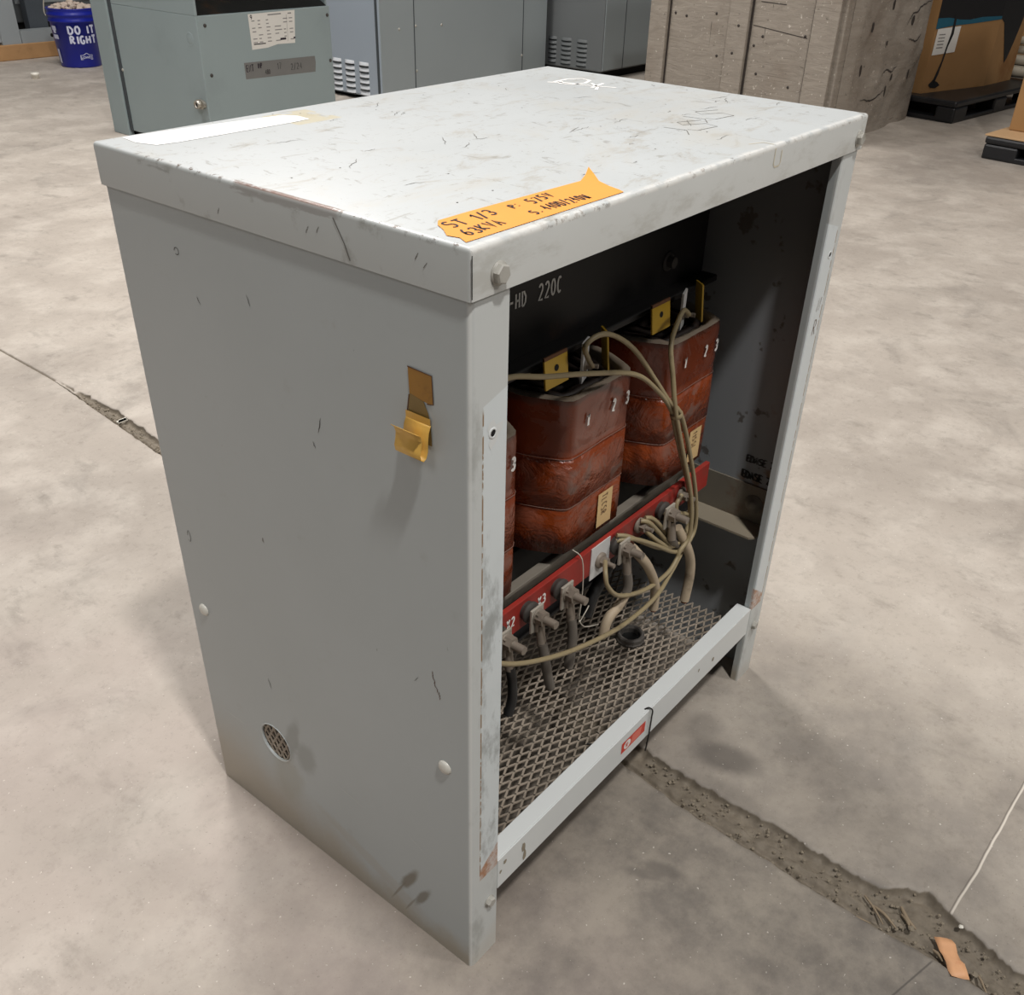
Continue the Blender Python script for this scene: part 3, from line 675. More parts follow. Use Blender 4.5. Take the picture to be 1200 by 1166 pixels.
mb.build('grime_spots', 'bracket', cab)

# expanded metal floor
mb = MB(); dx, dy = .0166, .0074; zc = .121; x0, x1, y0, y1 = .012, .790, .016, .530
ni, nj = int((x1-x0)/dx), int((y1-y0)/dy)
for i in range(ni):
    for j in range(nj+1):
        if (i+j) % 2: continue
        for dj in (1, -1):
            if not 0 <= j+dj <= nj: continue
            a = Vector((x0+i*dx, y0+j*dy, zc)); b = Vector((x0+(i+1)*dx, y0+(j+dj)*dy, zc))
            d = (b-a).normalized(); nrm = Vector((-d.y, d.x, 0))*.00150; e = d*.0009
            t_ = Vector((0, 0, .0012)); tl = Vector((0, 0, .0009*dj))
            P = [a-e+nrm-tl*0, a-e-nrm, b+e-nrm, b+e+nrm]
            mb.add([p-t_ for p in P]+[p+t_+tl*.5 for p in P], [(0, 3, 2, 1), (4, 5, 6, 7), (0, 1, 5, 4), (1, 2, 6, 5), (2, 3, 7, 6), (3, 0, 4, 7)], 0, False)
mb.build('mesh_floor', 'mesh', cab)
# inner brackets on both walls
for sx, xw in ((-1, W-.0025), (1, .0025)):
    xs = sorted((xw, xw+sx*.0035)); xl = sorted((xw, xw+sx*.052))
    b = MB().box(xs[0], xs[1], .022, .528, .315, .388, 1)
    poly = [(xw, .022), (xw+sx*.044, .022), (xw+sx*.052, .030), (xw+sx*.052, .528), (xw, .528)]
    if sx > 0: poly = poly
    b.prism(poly if sx > 0 else poly[::-1], .3125, .3165, 0)
    br = b.build('support_bracket', ['bracket', 'bracketv'], cab)
    MB().lathe((xs[0] if sx < 0 else xs[1], .052, .354), (sx, 0, 0), [(0.0001, .0), (.017, .0), (.017, .0015), (.008, .002), (.008, .008), (.0001, .008)], 20).build('bolt_washer', 'clampg', br)
# stamped text on the right inner wall
mpW = lambda u, v: (W-.0028, .082-u, v)
mb = MB()
for off in (0, .003, .0015):
    strokes(mb, 'EDASE 7', 0+off, .428+off*.4, .0125, .0013, mpW, 0, sx=.8, gap=.14)
    strokes(mb, 'EDASE 7', -.004+off, .3975-off*.4, .0135, .0019, mpW, 0, sx=.8, gap=.12)
mb.build('stamped_lettering', 'mwire', cab)

# ------------------------------------------------------------------ transformer inside
tr = thing('transformer', 'three-phase transformer with three amber taped coils inside the open enclosure', 'transformer', (W/2, .275, .3165))
# core
mb = MB()
mb.box(.045, .775, .215, .335, .705, .835).box(.045, .775, .215, .335, .335, .455)
for k in (-1, 0, 1): mb.box(.41+k*.25-.04, .41+k*.25+.04, .215, .335, .455, .705)
mb.build('laminated_core', 'core', tr, bevel=.003)
cl = MB().box(.035, .785, .198, .213, .735, .872).box(.035, .785, .170, .198, .735, .745).box(.035, .785, .337, .352, .735, .872).build('top_clamp', 'black', tr, bevel=.002)
cl2 = MB().box(.03, .789, .200, .214, .3180, .44).box(.03, .789, .155, .200, .3180, .3240).box(.03, .789, .337, .352, .3180, .44).build('bottom_clamp', 'black', tr, bevel=.002)
MB().box(.06, .75, .146, .162, .4275, .4335).box(.06, .75, .158, .162, .40, .4275).box(.06, .11, .162, .2, .42, .4275).box(.70, .75, .162, .2, .42, .4275).build('clamp_rail', 'clampg', tr, bevel=.001)
mpC = lambda x, z: (x, .1972, z)
mb = MB()
strokes(mb, '-HD', .298, .8125, .0185, .0030, mpC, 0, sx=.62, gap=.30)
strokes(mb, '220C', .3555, .8105, .0205, .0032, mpC, 0, sx=.62, gap=.26)
mb.build('stencil_lettering', 'stencil', cl)
for x, z in ((.672, .786), (.15, .786)):
    MB().lathe((x, .198, z), (0, -1, 0), [(.0001, 0), (.015, 0), (.015, .002), (.010, .0024), (.0001, .0024)], 20).cyl((x, .196, z), (x, .186, z), .009, n=6, smooth=False).build('clamp_bolt', 'insul', tr)

A0, B0, YC = .100, .150, .274
def sec(a, b, N=96):
    k = a/A0
    P = [(.070*k, -b), (a, -b+.062), (a, b-.062), (.070*k, b), (-.070*k, b), (-a, b-.062), (-a, -b+.062), (-.070*k, -b)]
    for _ in range(3):
        r = .07 if _ == 0 else .22; Q = []
        for i in range(len(P)):
            p, q = P[i], P[(i+1) % len(P)]
            Q += [(p[0]+(q[0]-p[0])*r, p[1]+(q[1]-p[1])*r), (q[0]-(q[0]-p[0])*r, q[1]-(q[1]-p[1])*r)]
        P = Q
    L = [0]
    for i in range(len(P)): p, q = P[i], P[(i+1) % len(P)]; L.append(L[-1]+math.hypot(q[0]-p[0], q[1]-p[1]))
    out = []; i = 0
    for n in range(N):
        t = L[-1]*n/N
        while L[i+1] < t: i += 1
        f = (t-L[i])/(L[i+1]-L[i]); p, q = P[i], P[(i+1) % len(P)]; out.append((p[0]+(q[0]-p[0])*f, p[1]+(q[1]-p[1])*f))
    return out
def fy(dx, extra=0):
    d = abs(dx); y = -(B0+extra)+.0004
    if d > .066: y += (d-.066)**2*40
    if d > .074: y = -(B0+extra)+.0030+(d-.074)*2.0
    return YC+y
def make_coil(xc, idx):
    mb = MB(); N = 96
    lev = [(.458, -.004), (.460, 0), (.500, .0010), (.532, .0006), (.5345, -.0018), (.5365, .0012), (.575, .0016), (.610, .0008), (.6125, -.0014), (.615, .0), (.66, .0004), (.690, .001), (.698, .0)]
    rings = []
    for z, dr in lev:
        wob = lambda x, y, z=z: .0012*mnoise.noise(Vector(((x+xc)*25, y*25, z*30)))
        rings.append([(xc+x*(1+wob(x, y)*6), YC+y*(1+wob(x, y)*6), z+(.0025*mnoise.noise(Vector((x*14+xc*9, y*14, z*9))) if .47 < z < .69 else 0)) for x, y in sec(A0+dr, B0+dr)])
    inner = [[(xc+x, YC+y, z+.003*mnoise.noise(Vector((x*60+xc*5, y*60, z*3)))) for x, y in sec(A0-d, B0-d)] for d, z in ((.005, .701), (.012, .699), (.0135, .684))]
    allr = rings+inner
    vs = [p for r in allr for p in r]
    mb.add(vs, [(j*N+i, j*N+(i+1) % N, (j+1)*N+(i+1) % N, (j+1)*N+i) for j in range(len(rings)-1) for i in range(N)], 0, True)
    j0 = len(rings)-1
    mb.add(vs, [(j*N+i, j*N+(i+1) % N, (j+1)*N+(i+1) % N, (j+1)*N+i) for j in range(j0, len(allr)-1) for i in range(N)], 1, True)
    mb.add(allr[-1], [list(range(N))], 2, False); mb.add(allr[0], [list(range(N))[::-1]], 2, False)
    for d, z in ((.028, .689), (.045, .692), (.06, .689)):
        pts = [(xc+x, YC+y, z+.003*mnoise.noise(Vector((x*30, y*30, d*99)))) for x, y in sec(A0-d, B0-d, N=40)]; mb.tube(pts+[pts[0]], .006, 6, 2, caps=False, sub=1)
    # seams
    for zz in (.6135, .5355):
        pts = [(xc+x, YC+y, zz+.0012*math.sin(x*40+1)) for x, y in sec(A0+.0012, B0+.0012)]
        mb.tube(pts+[pts[0]], .0006, 4, 3, caps=False, sub=1)
    o = mb.build('coil', ['coil', 'rim', 'core', 'seamtape'], tr)
    tag(o, ['left coil, mostly hidden behind the front post', 'middle coil', 'right coil nearest the rusty wall'][idx])
    e = .0036
    mpc = lambda dx, z: (xc+dx, fy(dx, e), z)
    for ch, dx in (('1', -.035), ('2', .025), ('3', .0575)):
        m = MB(); strokes(m, ch, dx-.004, .6535,   .0165, .0042, mpc, 0, sx=.5, slant=.05); m.build('numeral', 'white', o)
    m = MB()
    for i in range(4):
        a, b = .004+.009*i+.006*(idx == 2), .004+.009*(i+1)+.006*(idx == 2)
        m.add([mpc(a, .470), mpc(b, .470), mpc(b, .527), mpc(a, .527)], [(0, 1, 2, 3)], 0, True)
    e2 = .0042; mpt = lambda u, v: (xc+v, fy(v, e2), .523-u)
    strokes(m, ['TLCSR', 'TLCSR', '11SSL'][idx], 0, .013+.006*(idx == 2), .013, .0014, mpt, 1, sx=.55, gap=.24, jit=.1)
    m.build('paper_label', ['paper', 'pencil'], o)
    # terminal tabs standing on the front of the winding
    m = MB(); xa = xc-.074
    M = Matrix.Translation((xa, .150, .728)) @ Matrix.Rotation(-.12, 4, 'X')
    m.box(-.024, .024, -.0012, .0012, -.012, .030, 0, M); 
    M2 = Matrix.Translation((xa, .1486, .728)) @ Matrix.Rotation(-.12, 4, 'X')
    m.add([M2 @ Vector((.0045*math.cos(k*PI/8), -.0002, .0045*math.sin(k*PI/8)+.012)) for k in range(16)], [list(range(16))], 1, False)
    m.box(-.024, .024, -.0014, .0014, .026, .0305, 2, M)
    m.build('insulating_tab', ['fish', 'dark', 'rustline'], o)
    m = MB(); M = Matrix.Translation((xc-.012, .150, .732)) @ Matrix.Rotation(.35, 4, 'Z')
    m.box(-.014, .014, -.0015, .0015, -.030, .026, 0, M)
    m.lathe(M @ Vector((0, -.0015, -.008)), (M.to_3x3() @ Vector((0, -1, 0))), [(.0001, 0), (.009, 0), (.009, .0018), (.0001, .0018)], 16, 1)
    m.cyl(M @ Vector((0, -.003, -.008)), M @ Vector((0, -.010, -.008)), .0062, n=6, mat=1, smooth=False).cyl(M @ Vector((0, -.01, -.008)), M @ Vector((0, -.019, -.008)), .0032, n=10, mat=1)
    m.build('terminal_tab', ['wplate', 'lug'], o)
    m = MB(); M = Matrix.Translation((xc+.032, .148, .733)) @ Matrix.Rotation(.95, 4, 'Z') @ Matrix.Rotation(-.1, 4, 'X')
    m.box(-.012, .012, -.0012, .0012, -.030, .028, 0, M)
    m.add([M @ Vector((.003*math.cos(k*PI/6), -.0014, .004*math.sin(k*PI/6)-.004)) for k in range(12)], [list(range(12))], 1, False)
    m.build('insulating_tab', ['fish', 'dark'], o)
    return o
MT['lugp'] = S('dusty_lug_plate', (166, 160, 148), .6, var=.12, sc=60, dirt=(126, 118, 104))
MT['rim'] = S('dusty_winding_rim', (164, 150, 132), .8, var=.2, sc=40, dirt=(84, 66, 52))
MT['seamtape'] = S('seam_highlight', (128, 96, 84), .5)
for i, xc in enumerate((.160, .410, .660)): make_coil(xc, i)

# terminal board
tb = MB().rbox(.085, .712, .099, .107, .418, .4635, .001).box(.12, .14, .107, .140, .42, .4275, 1).box(.68, .70, .107, .140, .42, .4275, 1).build('terminal_board', ['red', 'clampg'], tr)
tag(tb, 'red strip of terminals marked X2 and X3')
mpB = lambda x, z: (x, .0985, z)
mb = MB(); strokes(mb, 'X2', .184, .434, .0145, .0028, mpB, 0, sx=.62, gap=.28); strokes(mb, 'X3', .2505, .434, .0145, .0028, mpB, 0, sx=.62, gap=.28)
strokes(mb, 'X1', .112, .434, .0145, .0028, mpB, 0, sx=.62, gap=.28)
mb.build('terminal_marking', 'white', tb)
MB().box(.372, .419, .0975, .0988, .409, .4645).build('blank_plate', 'wplate', tb)
def stud(x, z, big=True):
    mb = MB()
    if big:
        mb.lathe((x, .099, z), (0, -1, 0), [(.0135, 0), (.0135, .004), (.0155, .006), (.0155, .010), (.0001, .010)], 18, 0)
        mb.rbox(x-.0130, x+.0130, .0790, .0825, z-.024, z+.014, .0008, 1)
        mb.lathe((x, .079, z), (0, -1, 0), [(.0115, 0), (.0115, .002), (.0001, .002)], 16, 2)
        mb.cyl((x, .077, z), (x, .066, z), .0105, n=6, mat=2, smooth=False).cyl((x, .066, z), (x, .048, z), .0062, .0058, n=12, mat=2)
        # crimped barrel below
        mb.cyl((x, .075, z-.012), (x+.002, .072, z-.045), .0062, .0068, n=10, mat=2)
        mb.box(x-.008, x+.008, .073, .0765, z-.02, z+.008, 2)
    else:
        mb.lathe((x, .0975, z), (0, -1, 0), [(.0125, 0), (.0125, .003), (.009, .005), (.0001, .005)], 18, 2)
        mb.cyl((x, .0925, z), (x, .084, z), .0078, n=6, mat=2, smooth=False).cyl((x, .084, z), (x, .072, z), .0036, n=10, mat=2)
    return mb.build('terminal_stud', ['insul', 'lugp', 'lug'], tb)
for x in (.157, .224, .291, .432, .558): stud(x, .444)
stud(.395, .435, False); stud(.496, .446, False); stud(.62, .444, False)
ST = {
 (.0068, 'stubk'): [[(.159, .072, .403), (.162, .07, .375), (.163, .07, .345), (.155, .07, .322)]],
 (.0072, 'stub'): [[(.226, .072, .403), (.233, .07, .37), (.241, .07, .335), (.250, .07, .305)], [(.293, .072, .403), (.296, .07, .375), (.296, .07, .345), (.292, .07, .315)]],
}
for (r, m), L in ST.items():
    for pts in L: MB().tube(pts, r, 10).build('cable_stub', m, tr)
def two(pts, r, mA, end):
    mb = MB().tube(pts, r, 10, 0); d = (Vector(pts[-1])-Vector(pts[-2])).normalized(); e = Vector(pts[-1]); mb.cyl(e, e+d*.004, r*.7, n=8, mat=1)
    return mb.build('cable_stub', [mA, end], tr)
two([(.434, .072, .403), (.436, .07, .378), (.430, .07, .362)], .0074, 'stub', 'stub')
two([(.430, .07, .364), (.414, .07, .353), (.395, .07, .348), (.384, .07, .337), (.379, .07, .318)], .0078, 'stubt', 'stubt')
two([(.455, .085, .435), (.468, .075, .415), (.488, .07, .388), (.512, .07, .35), (.525, .07, .318), (.526, .07, .282)], .0078, 'stubt', 'copper')
two([(.600, .085, .395), (.616, .072, .357), (.634, .07, .318), (.640, .07, .280), (.634, .07, .236)], .0082, 'stubt', 'copper')
two([(.560, .072, .403), (.575, .08, .385), (.60, .085, .36)], .0080, 'stub', 'stub')
MB().tube([(.47, .12, .42), (.46, .125, .37), (.435, .13, .33), (.42, .13, .30)], .010, 10).build('cable_stub', 'stubk', tr)
WR = {
'w_left':[(0.137,0.112,0.778),(0.187,0.11,0.788),(0.253,0.105,0.769),(0.335,0.1,0.747),(0.437,0.098,0.713),(0.493,0.094,0.674),(0.544,0.09,0.619),(0.589,0.088,0.536),(0.626,0.085,0.445),(0.63,0.082,0.387),(0.601,0.08,0.367),(0.545,0.08,0.386),(0.475,0.08,0.435),(0.444,0.085,0.457),(0.429,0.094,0.462)],
'w_mid':[(0.396,0.136,0.726),(0.379,0.133,0.745),(0.368,0.13,0.765),(0.391,0.125,0.774),(0.422,0.12,0.764),(0.458,0.11,0.735),(0.501,0.1,0.682),(0.529,0.09,0.643),(0.553,0.081,0.616),(0.597,0.080,0.534),(0.634,0.078,0.443),(0.649,0.078,0.374),(0.617,0.075,0.354),(0.581,0.075,0.362),(0.507,0.075,0.415),(0.453,0.080,0.450),(0.425,0.092,0.455)],
'w_right':[(0.642,0.136,0.728),(0.610,0.128,0.745),(0.581,0.12,0.737),(0.534,0.1,0.722),(0.533,0.09,0.677),(0.540,0.083,0.625),(0.574,0.080,0.545),(0.603,0.071,0.459),(0.613,0.068,0.384),(0.591,0.07,0.362),(0.583,0.07,0.349),(0.552,0.068,0.338),(0.484,0.066,0.346),(0.405,0.063,0.381),(0.368,0.063,0.418),(0.366,0.068,0.440),(0.385,0.082,0.445)],
'w_out':[(0.552,0.092,0.606),(0.594,0.094,0.53),(0.641,0.092,0.436),(0.656,0.085,0.356),(0.621,0.08,0.342),(0.567,0.07,0.327),(0.5,0.057,0.324),(0.408,0.052,0.332),(0.331,0.048,0.354),(0.257,0.05,0.376),(0.189,0.05,0.406),(0.135,0.05,0.436),(0.093,0.05,0.467)],
'w_fan1':[(0.576,0.08,0.373),(0.53,0.083,0.425),(0.501,0.084,0.454),(0.491,0.092,0.458)],
'w_fan2':[(0.589,0.084,0.368),(0.548,0.086,0.421),(0.522,0.09,0.448),(0.509,0.095,0.453)],
'w_fan3':[(0.568,0.078,0.374),(0.522,0.08,0.414),(0.499,0.09,0.44)],
'w_fan4':[(0.576,0.08,0.373),(0.57,0.084,0.407),(0.568,0.088,0.427),(0.556,0.092,0.442)],
'w_fan5':[(0.638,0.086,0.403),(0.602,0.088,0.421),(0.596,0.09,0.438),(0.612,0.092,0.449)],
}
for k, pts in WR.items(): MB().tube(pts, .0036 if 'fan' not in k else .0038, 8, sub=6).build('lead_wire', 'wire', tr)
MB().lathe((.549, .086, .616), (.35, -.05, -.94), [(.0085, -.004), (.0098, -.002), (.0098, .002), (.0085, .004)], 14).build('wire_tie', 'wire', tr)
MB().tube([(.335, .106, .480), (.343, .094, .465), (.344, .09, .415), (.341, .09, .359), (.352, .088, .368), (.364, .09, .373)], .0009, 5).tube([(.341, .09, .359), (.355, .088, .34), (.392, .088, .322)], .0009, 5)\
    .lathe((.341, .089, .358), (0, -1, 0), [(.0001, -.002), (.0025, 0), (.0001, .002)], 8).build('tie_string', 'string', tr)

# ring lying on the mesh
rg = MB().lathe((.606, .150, .1228), (0, 0, 1), [(.0190, .0), (.0250, .0), (.0262, .004), (.0250, .006), (.0250, .013), (.0230, .016), (.0195, .0155), (.0175, .012), (.0175, .001), (.0190, .0)], 12, 0, smooth=False)
rg.lathe((.606, .150, .1228), (0, 0, 1), [(.0001, .003), (.0176, .003)], 20, 1)
tag(rg.build('conduit_bushing', ['bush', 'bushin'], loc=(.606, .150, .1228)), 'dusty black ring-shaped conduit bushing lying on the expanded metal floor', 'bushing')
wr = MB().tube([(.345, .06, .1245), (.36, .035, .1255), (.385, .02, .128), (.41, .018, .15), (.424, .006, .176), (.428, -.003, .1755), (.428, -.0035, .160), (.427, -.0035, .135), (.424, -.004, .11), (.421, -.004, .092)], .0013, 6, sub=5)
tag(wr.build('thin_wire', 'mwire', loc=(.424, 0, .176)), 'thin black wire looped over the pale front rail of the enclosure', 'wire')

# ------------------------------------------------------------------ debris in the joint
wp = MB(); g = []
for i in range(7):
    for j in range(4):
        u, v = i/6, j/3; x = .440+.045*(u*.45)+.0; 
        g.append((.474-.044*u-.012*v+.002*math.sin(i*2), -.487-.040*u+.022*(v-.5)-.004, .0012+.0022*math.sin(i*1.7+j)+.0012))
wp.add(g, [(i*4+j, i*4+j+1, (i+1)*4+j+1, (i+1)*4+j) for i in range(6) for j in range(3)], 0, True)
o = wp.build('paper_scrap', 'wrap', loc=(.45, -.515, 0)); so = o.modifiers.new('s', 'SOLIDIFY'); so.thickness = .0008
tag(o, 'torn peach-coloured wrapper scrap lying in the broken floor joint', 'scrap')
tw = [((.461, -.392), (.446, -.432), .0022, 'curved tan twig in the floor joint before the fork'), ((.470, -.375), (.440, -.415), .0016, 'straight thin twig beside the curved tan one'),
      ((.486, -.425), (.463, -.455), .0030, 'dark stubby twig at the spall near the white hairline crack'), ((.474, -.43), (.459, -.448), .0022, 'short twig lying next to the stubby dark one'),
      ((.446, -.486), (.437, -.503), .0022, 'small bent twig left of the peach wrapper scrap'), ((.449, -.545), (.425, -.568), .0018, 'pale thin strip at the bottom edge beyond the wrapper scrap'),
      ((.425, -.372), (.430, -.40), .0014, 'hooked pale sliver at the left edge of the floor joint')]
for (a, b, r, lab) in tw:
    m = ((a[0]+b[0])/2+R.uniform(-.004, .004), (a[1]+b[1])/2+R.uniform(-.004, .004))
    zz = -.0045
    o = MB().tube([(a[0], a[1], zz), (m[0], m[1], zz+.002), (b[0], b[1], zz)], lambda t, r=r: r*(.6+.5*math.sin(PI*t+.3)), 6).build('twig', 'twig', loc=(m[0], m[1], zz))
    tag(o, lab, 'twig', 'twigs in the floor joint')
def chunk(x, y, z, r, mat, seed):
    rr = random.Random(seed); bm = bmesh.new(); bmesh.ops.create_icosphere(bm, subdivisions=2, radius=r)
    for v in bm.verts: v.co *= 1+.45*mnoise.noise(v.co*(1.4/r)+Vector((seed, 0, 0))); v.co.z *= .6
    bm.verts.index_update(); mb = MB(); mb.add([v.co+Vector((x, y, z)) for v in bm.verts], [[v.index for v in f.verts] for f in bm.faces], 0, False); bm.free()
    return mb
rub = MB()
for i in range(420):
    y = R.uniform(-.66, .02) if i < 250 else R.uniform(1.5, 2.15)
    l, r = lerp_tab(JL, y), lerp_tab(JR, y); x = R.uniform(l+.006, r-.004)
    q = chunk(x, y, R.uniform(-.009, -.006), R.choice([.001, .0014, .002, .0028]), 'rubble', i); o_ = len(rub.v); rub.v += q.v; rub.f += [[k+o_ for k in f] for f in q.f]; rub.m += q.m; rub.sm += q.sm
o = rub.build('concrete_crumbs', 'rubble'); tag(o, 'loose brown crumbs and grit filling the broken floor joint', 'rubble', kind='stuff')
for i, (x, y, r, lab) in enumerate(((.455, -.45, .0045, 'small pale pebble beside the twigs in the floor joint'), (.440, -.545, .005, 'light pebble below the peach wrapper scrap'), (1.03, .16, .004, 'small dark pebble on the bare slab right of the enclosure'), (.505, -.505, .0035, 'white chip on the right lip of the joint near the wrapper'))):
    o = chunk(x, y, r*.45, r, 'x', 90+i).build('pebble', 'rubble' if i != 3 else 'cap', loc=(x, y, 0)); tag(o, lab, 'pebble', 'pebbles on the floor')
tag(MB().poly2([(.592, 1.80), (.618, 1.80), (.622, 1.815), (.60, 1.815)], lambda x, y: (x, y, .0005)).box(.592, .62, 1.80, 1.812, -.003, .0005).build('plastic_sliver', 'cap', loc=(.6, 1.805, 0)), 'white plastic sliver lying in the joint left of the enclosure', 'scrap')
tag(MB().lathe((3.243, 7.075, 0), (0, 0, 1), [(.0001, .0), (.024, 0), (.026, .022), (.030, .024), (.030, .040), (.0001, .042)], 16).build('plastic_piece', 'cap', loc=(3.243, 7.075, 0)), 'small white plastic piece on the floor in front of the timber beam', 'debris')

# ------------------------------------------------------------------ blue bucket
bx, by = 3.815, 7.42
bk = thing('bucket', 'blue plastic bucket lettered DO IT RIGHT, heaped with pale scraps', 'bucket', (bx, by, 0))
MB().lathe((bx, by, 0), (0, 0, 1), [(.0001, .006), (.140, .006), (.146, 0), (.150, .01), (.172, .315), (.180, .315), (.182, .325), (.176, .335), (.177, .355), (.184, .36), (.184, .37), (.178, .378), (.178, .398), (.183, .404), (.176, .408), (.170, .40), (.148, .02)], 56).build('bucket_body', 'blue', bk)
def mpK(ang0):
    def f(u, v):
        r = .150+(v-.01)*.0722+.0035; a = ang0+u/r
        return (bx+r*math.cos(a), by+r*math.sin(a), v)
    return f
def addfont(mb, txt, size, u0, v0, mp, mat=0, bold=.0, sx=1, line=1.0, align='CENTER'):
    vs, fs = font_mesh(txt, size, bold, align, line); mb.add([mp(u0+x*sx, v0+y) for x, y in vs], fs, mat, False)
a0 = math.atan2(-.515-by, -.586-bx)+.02   # front faces roughly to the aisle
mp = mpK(a0)
mb = MB(); strokes(mb, 'DO IT', -.054, .240, .050, .0145, mp, 0, sx=1.05, gap=.38); strokes(mb, 'RIGHT', -.050, .172, .050, .0145, mp, 0, sx=.95, gap=.36); mb.build('slogan_lettering', 'bluew', bk)
mb = MB()
lg = [(-.045, .005), (-.045, .035), (-.02, .037), (0, .050), (.02, .037), (.045, .035), (.045, .005), (-.045, .005)]
mb.ribbon([(x+.045, y+.055) for x, y in lg], .004, mp); addfont(mb, "LOWE'S", .024, .045, .066, mp, 0, .0005); mb.build('logo', 'bluew', bk)
mb = MB(); mp2 = mpK(a0-1.05)
for z, w in ((.26, .05), (.20, .06), (.24, .03)): mb.add([mp2(-w/2, z), mp2(w/2, z), mp2(w/2, z+.03), mp2(-w/2, z+.03)], [(0, 1, 2, 3)])
mb.add([mp2(-.03, .03), mp2(-.005, .03), mp2(-.003, .13), mp2(-.03, .13)], [(0, 1, 2, 3)])
mb.build('side_print', 'bluew', bk)
hd = Vector((math.cos(a0+PI/2), math.sin(a0+PI/2), 0))
MB().tube([Vector((bx, by, .35))+hd*.186*s+Vector((0, 0, h)) for s, h in ((-1, 0), (-1.02, .05), (-.8, .2), (-.4, .29), (0, .32), (.4, .29), (.8, .2), (1.02, .05), (1, 0))], .004, 6).build('handle', 'string', bk)
for i in range(27):
    q = .0 if i == 0 else (.052 if i < 7 else .098 if i < 17 else .138); a = i*1.047+.2 if i < 7 else i*.628 if i < 17 else i*.628+.3; r = R.uniform(.023, .029); x, y = bx+q*math.cos(a), by+q*math.sin(a)
    o = chunk(x, y, .405+(.14-q)*.25, r, 'x', 300+i).build('scrap_lump', 'debris_w', loc=(x, y, .4))
    tag(o, 'pale lump of scrap heaped in the blue bucket', 'scrap', 'scraps heaped in the blue bucket')
MB().lathe((bx, by, 0), (0, 0, 1), [(.0001, .37), (.165, .37)], 30).build('fill_bed', 'debris_w', bk)

# timber with grey frame
tg = Vector((3.66, 8.0, 0))
tag(MB().rbox(2.2, 4.25, 7.97, 8.13, 0, .112, .006).build('timber_beam', 'timber', loc=(3.2, 8.05, 0)), 'raw brown timber beam on the floor under the grey steel frame', 'beam')
fr = thing('steel_frame', 'grey bolted steel channel frame standing on the timber beam', 'frame', (3.6, 8.05, .112))
MB().box(3.66, 4.4, 7.985, 8.0, .112, .20).box(3.66, 4.4, 8.0, 8.10, .19, .20).build('bottom_channel', 'steel', fr)
MB().box(3.50, 3.655, 7.985, 8.0, .112, 1.1).box(3.50, 3.515, 8.0, 8.12, .112, 1.1).build('upright', 'steel', fr)
MB().box(2.3, 3.50, 8.00, 8.015, .13, .22).box(2.3, 3.50, 8.015, 8.10, .21, .22).build('side_channel', 'steel', fr)
MB().box(3.82, 3.98, 8.12, 8.2, .112, 1.2).build('rear_upright', 'steeld', fr)
for x, z in ((3.92, .155), (4.2, .155), (3.30, .175), (3.42, .165)): MB().lathe((x, 7.985 if x > 3.5 else 8.0, z), (0, -1, 0), [(.0001, .001), (.014, .001), (.014, 0)], 12).build('bolt_hole', 'dark', fr)
mc = thing('machine_casing', 'dark grey machine casing standing behind the steel frame', 'machine', (3.8, 8.8, 0))
MB().rbox(1.8, 5.6, 8.5, 9.6, .2, 1.6, .01).build('casing_panel', 'machine', mc)
MB().box(1.9, 5.5, 8.55, 9.5, 0, .2).build('casing_plinth', 'dark', mc)
MB().box(3.93, 4.6, 8.49, 8.5, .34, 1.2).build('access_panel', 'steel', mc)

# ------------------------------------------------------------------ background cabinets
c1 = thing('dry_transformer_cabinet', 'grey metal cabinet with paper rating label and marked duct tape, behind enclosure', 'cabinet', (3.1, 4.6, 0))
X0, X1, Y0, Y1 = 2.652, 3.535, 4.150, 5.00
MB().rbox(X0, X1, Y0, Y1, .03, .675, .004).build('cabinet_body', 'bg', c1)
MB().box(X0+.03, X1-.03, Y0+.03, Y1-.03, 0, .03).build('plinth', 'dark', c1)
MB().rbox(X0, X0+.012, Y0, Y1, .675, 1.15, .002).build('side_panel', 'bg', c1)
MB().box(X1-.012, X1, Y0+.02, Y1, .675, 1.15).build('side_panel', 'bg', c1)
mb = MB(); mb.add([(X0+.012, Y0+.01, .676), (X1-.012, Y0+.01, .676), (X1-.012, Y0+.26, .80), (X0+.012, Y0+.26, .80)], [(0, 1, 2, 3)]); mb.box(X0+.012, X1-.012, Y0+.26, Y0+.28, .78, 1.15)
mb.build('recessed_throat', 'dark_in', c1)
MB().rbox(X0, X1, Y0-.0, Y0+.25, .90, 1.15, .003).build('upper_cover', 'bg', c1)
# rear flange standing proud of the side
MB().rbox(X0-.014, X0+.02, 4.93, 5.085, 0, 1.0, .004).box(X0-.004, X0+.001, 4.90, 4.93, .03, 1.0, 1).build('rear_flange', ['bg', 'seam'], c1)
mpc1 = lambda x, z: (x, Y0-.0008, z)
mb = MB(); rl = [(2.972, .665), (3.286, .668), (3.270, .509), (3.15, .512), (3.08, .500), (2.976, .497)]
mb.poly2(rl, mpc1, 0); mi = lambda x, z: (x, Y0-.0014, z)
strokes(mb, '9', 2.985, .640, .020, .004, mi, 1)
for r_ in range(7):
    z = .632-r_*.017
    for c_, w_ in ((2.99, .028), (3.03, .028), (3.085, .03), (3.14, .05), (3.20, .03), (3.24, .03)):
        if R.random() < .72: mb.ribbon([(c_, z), (c_+w_*R.uniform(.5, 1), z)], .0045, mi, 2)
mb.ribbon([(3.10, .655), (3.19, .656)], .006, mi, 2); mb.ribbon([(3.17, .535), (3.21, .535)], .010, mi, 1); mb.ribbon([(3.235, .655), (3.26, .655)], .006, mi, 2)
mb.ribbon([(2.99, .522), (3.07, .522)], .005, mi, 1); mb.ribbon([(3.262, .535), (3.275, .535)], .008, mi, 1); mb.ribbon([(3.225, .65), (3.222, .52)], .0016, mi, 2)
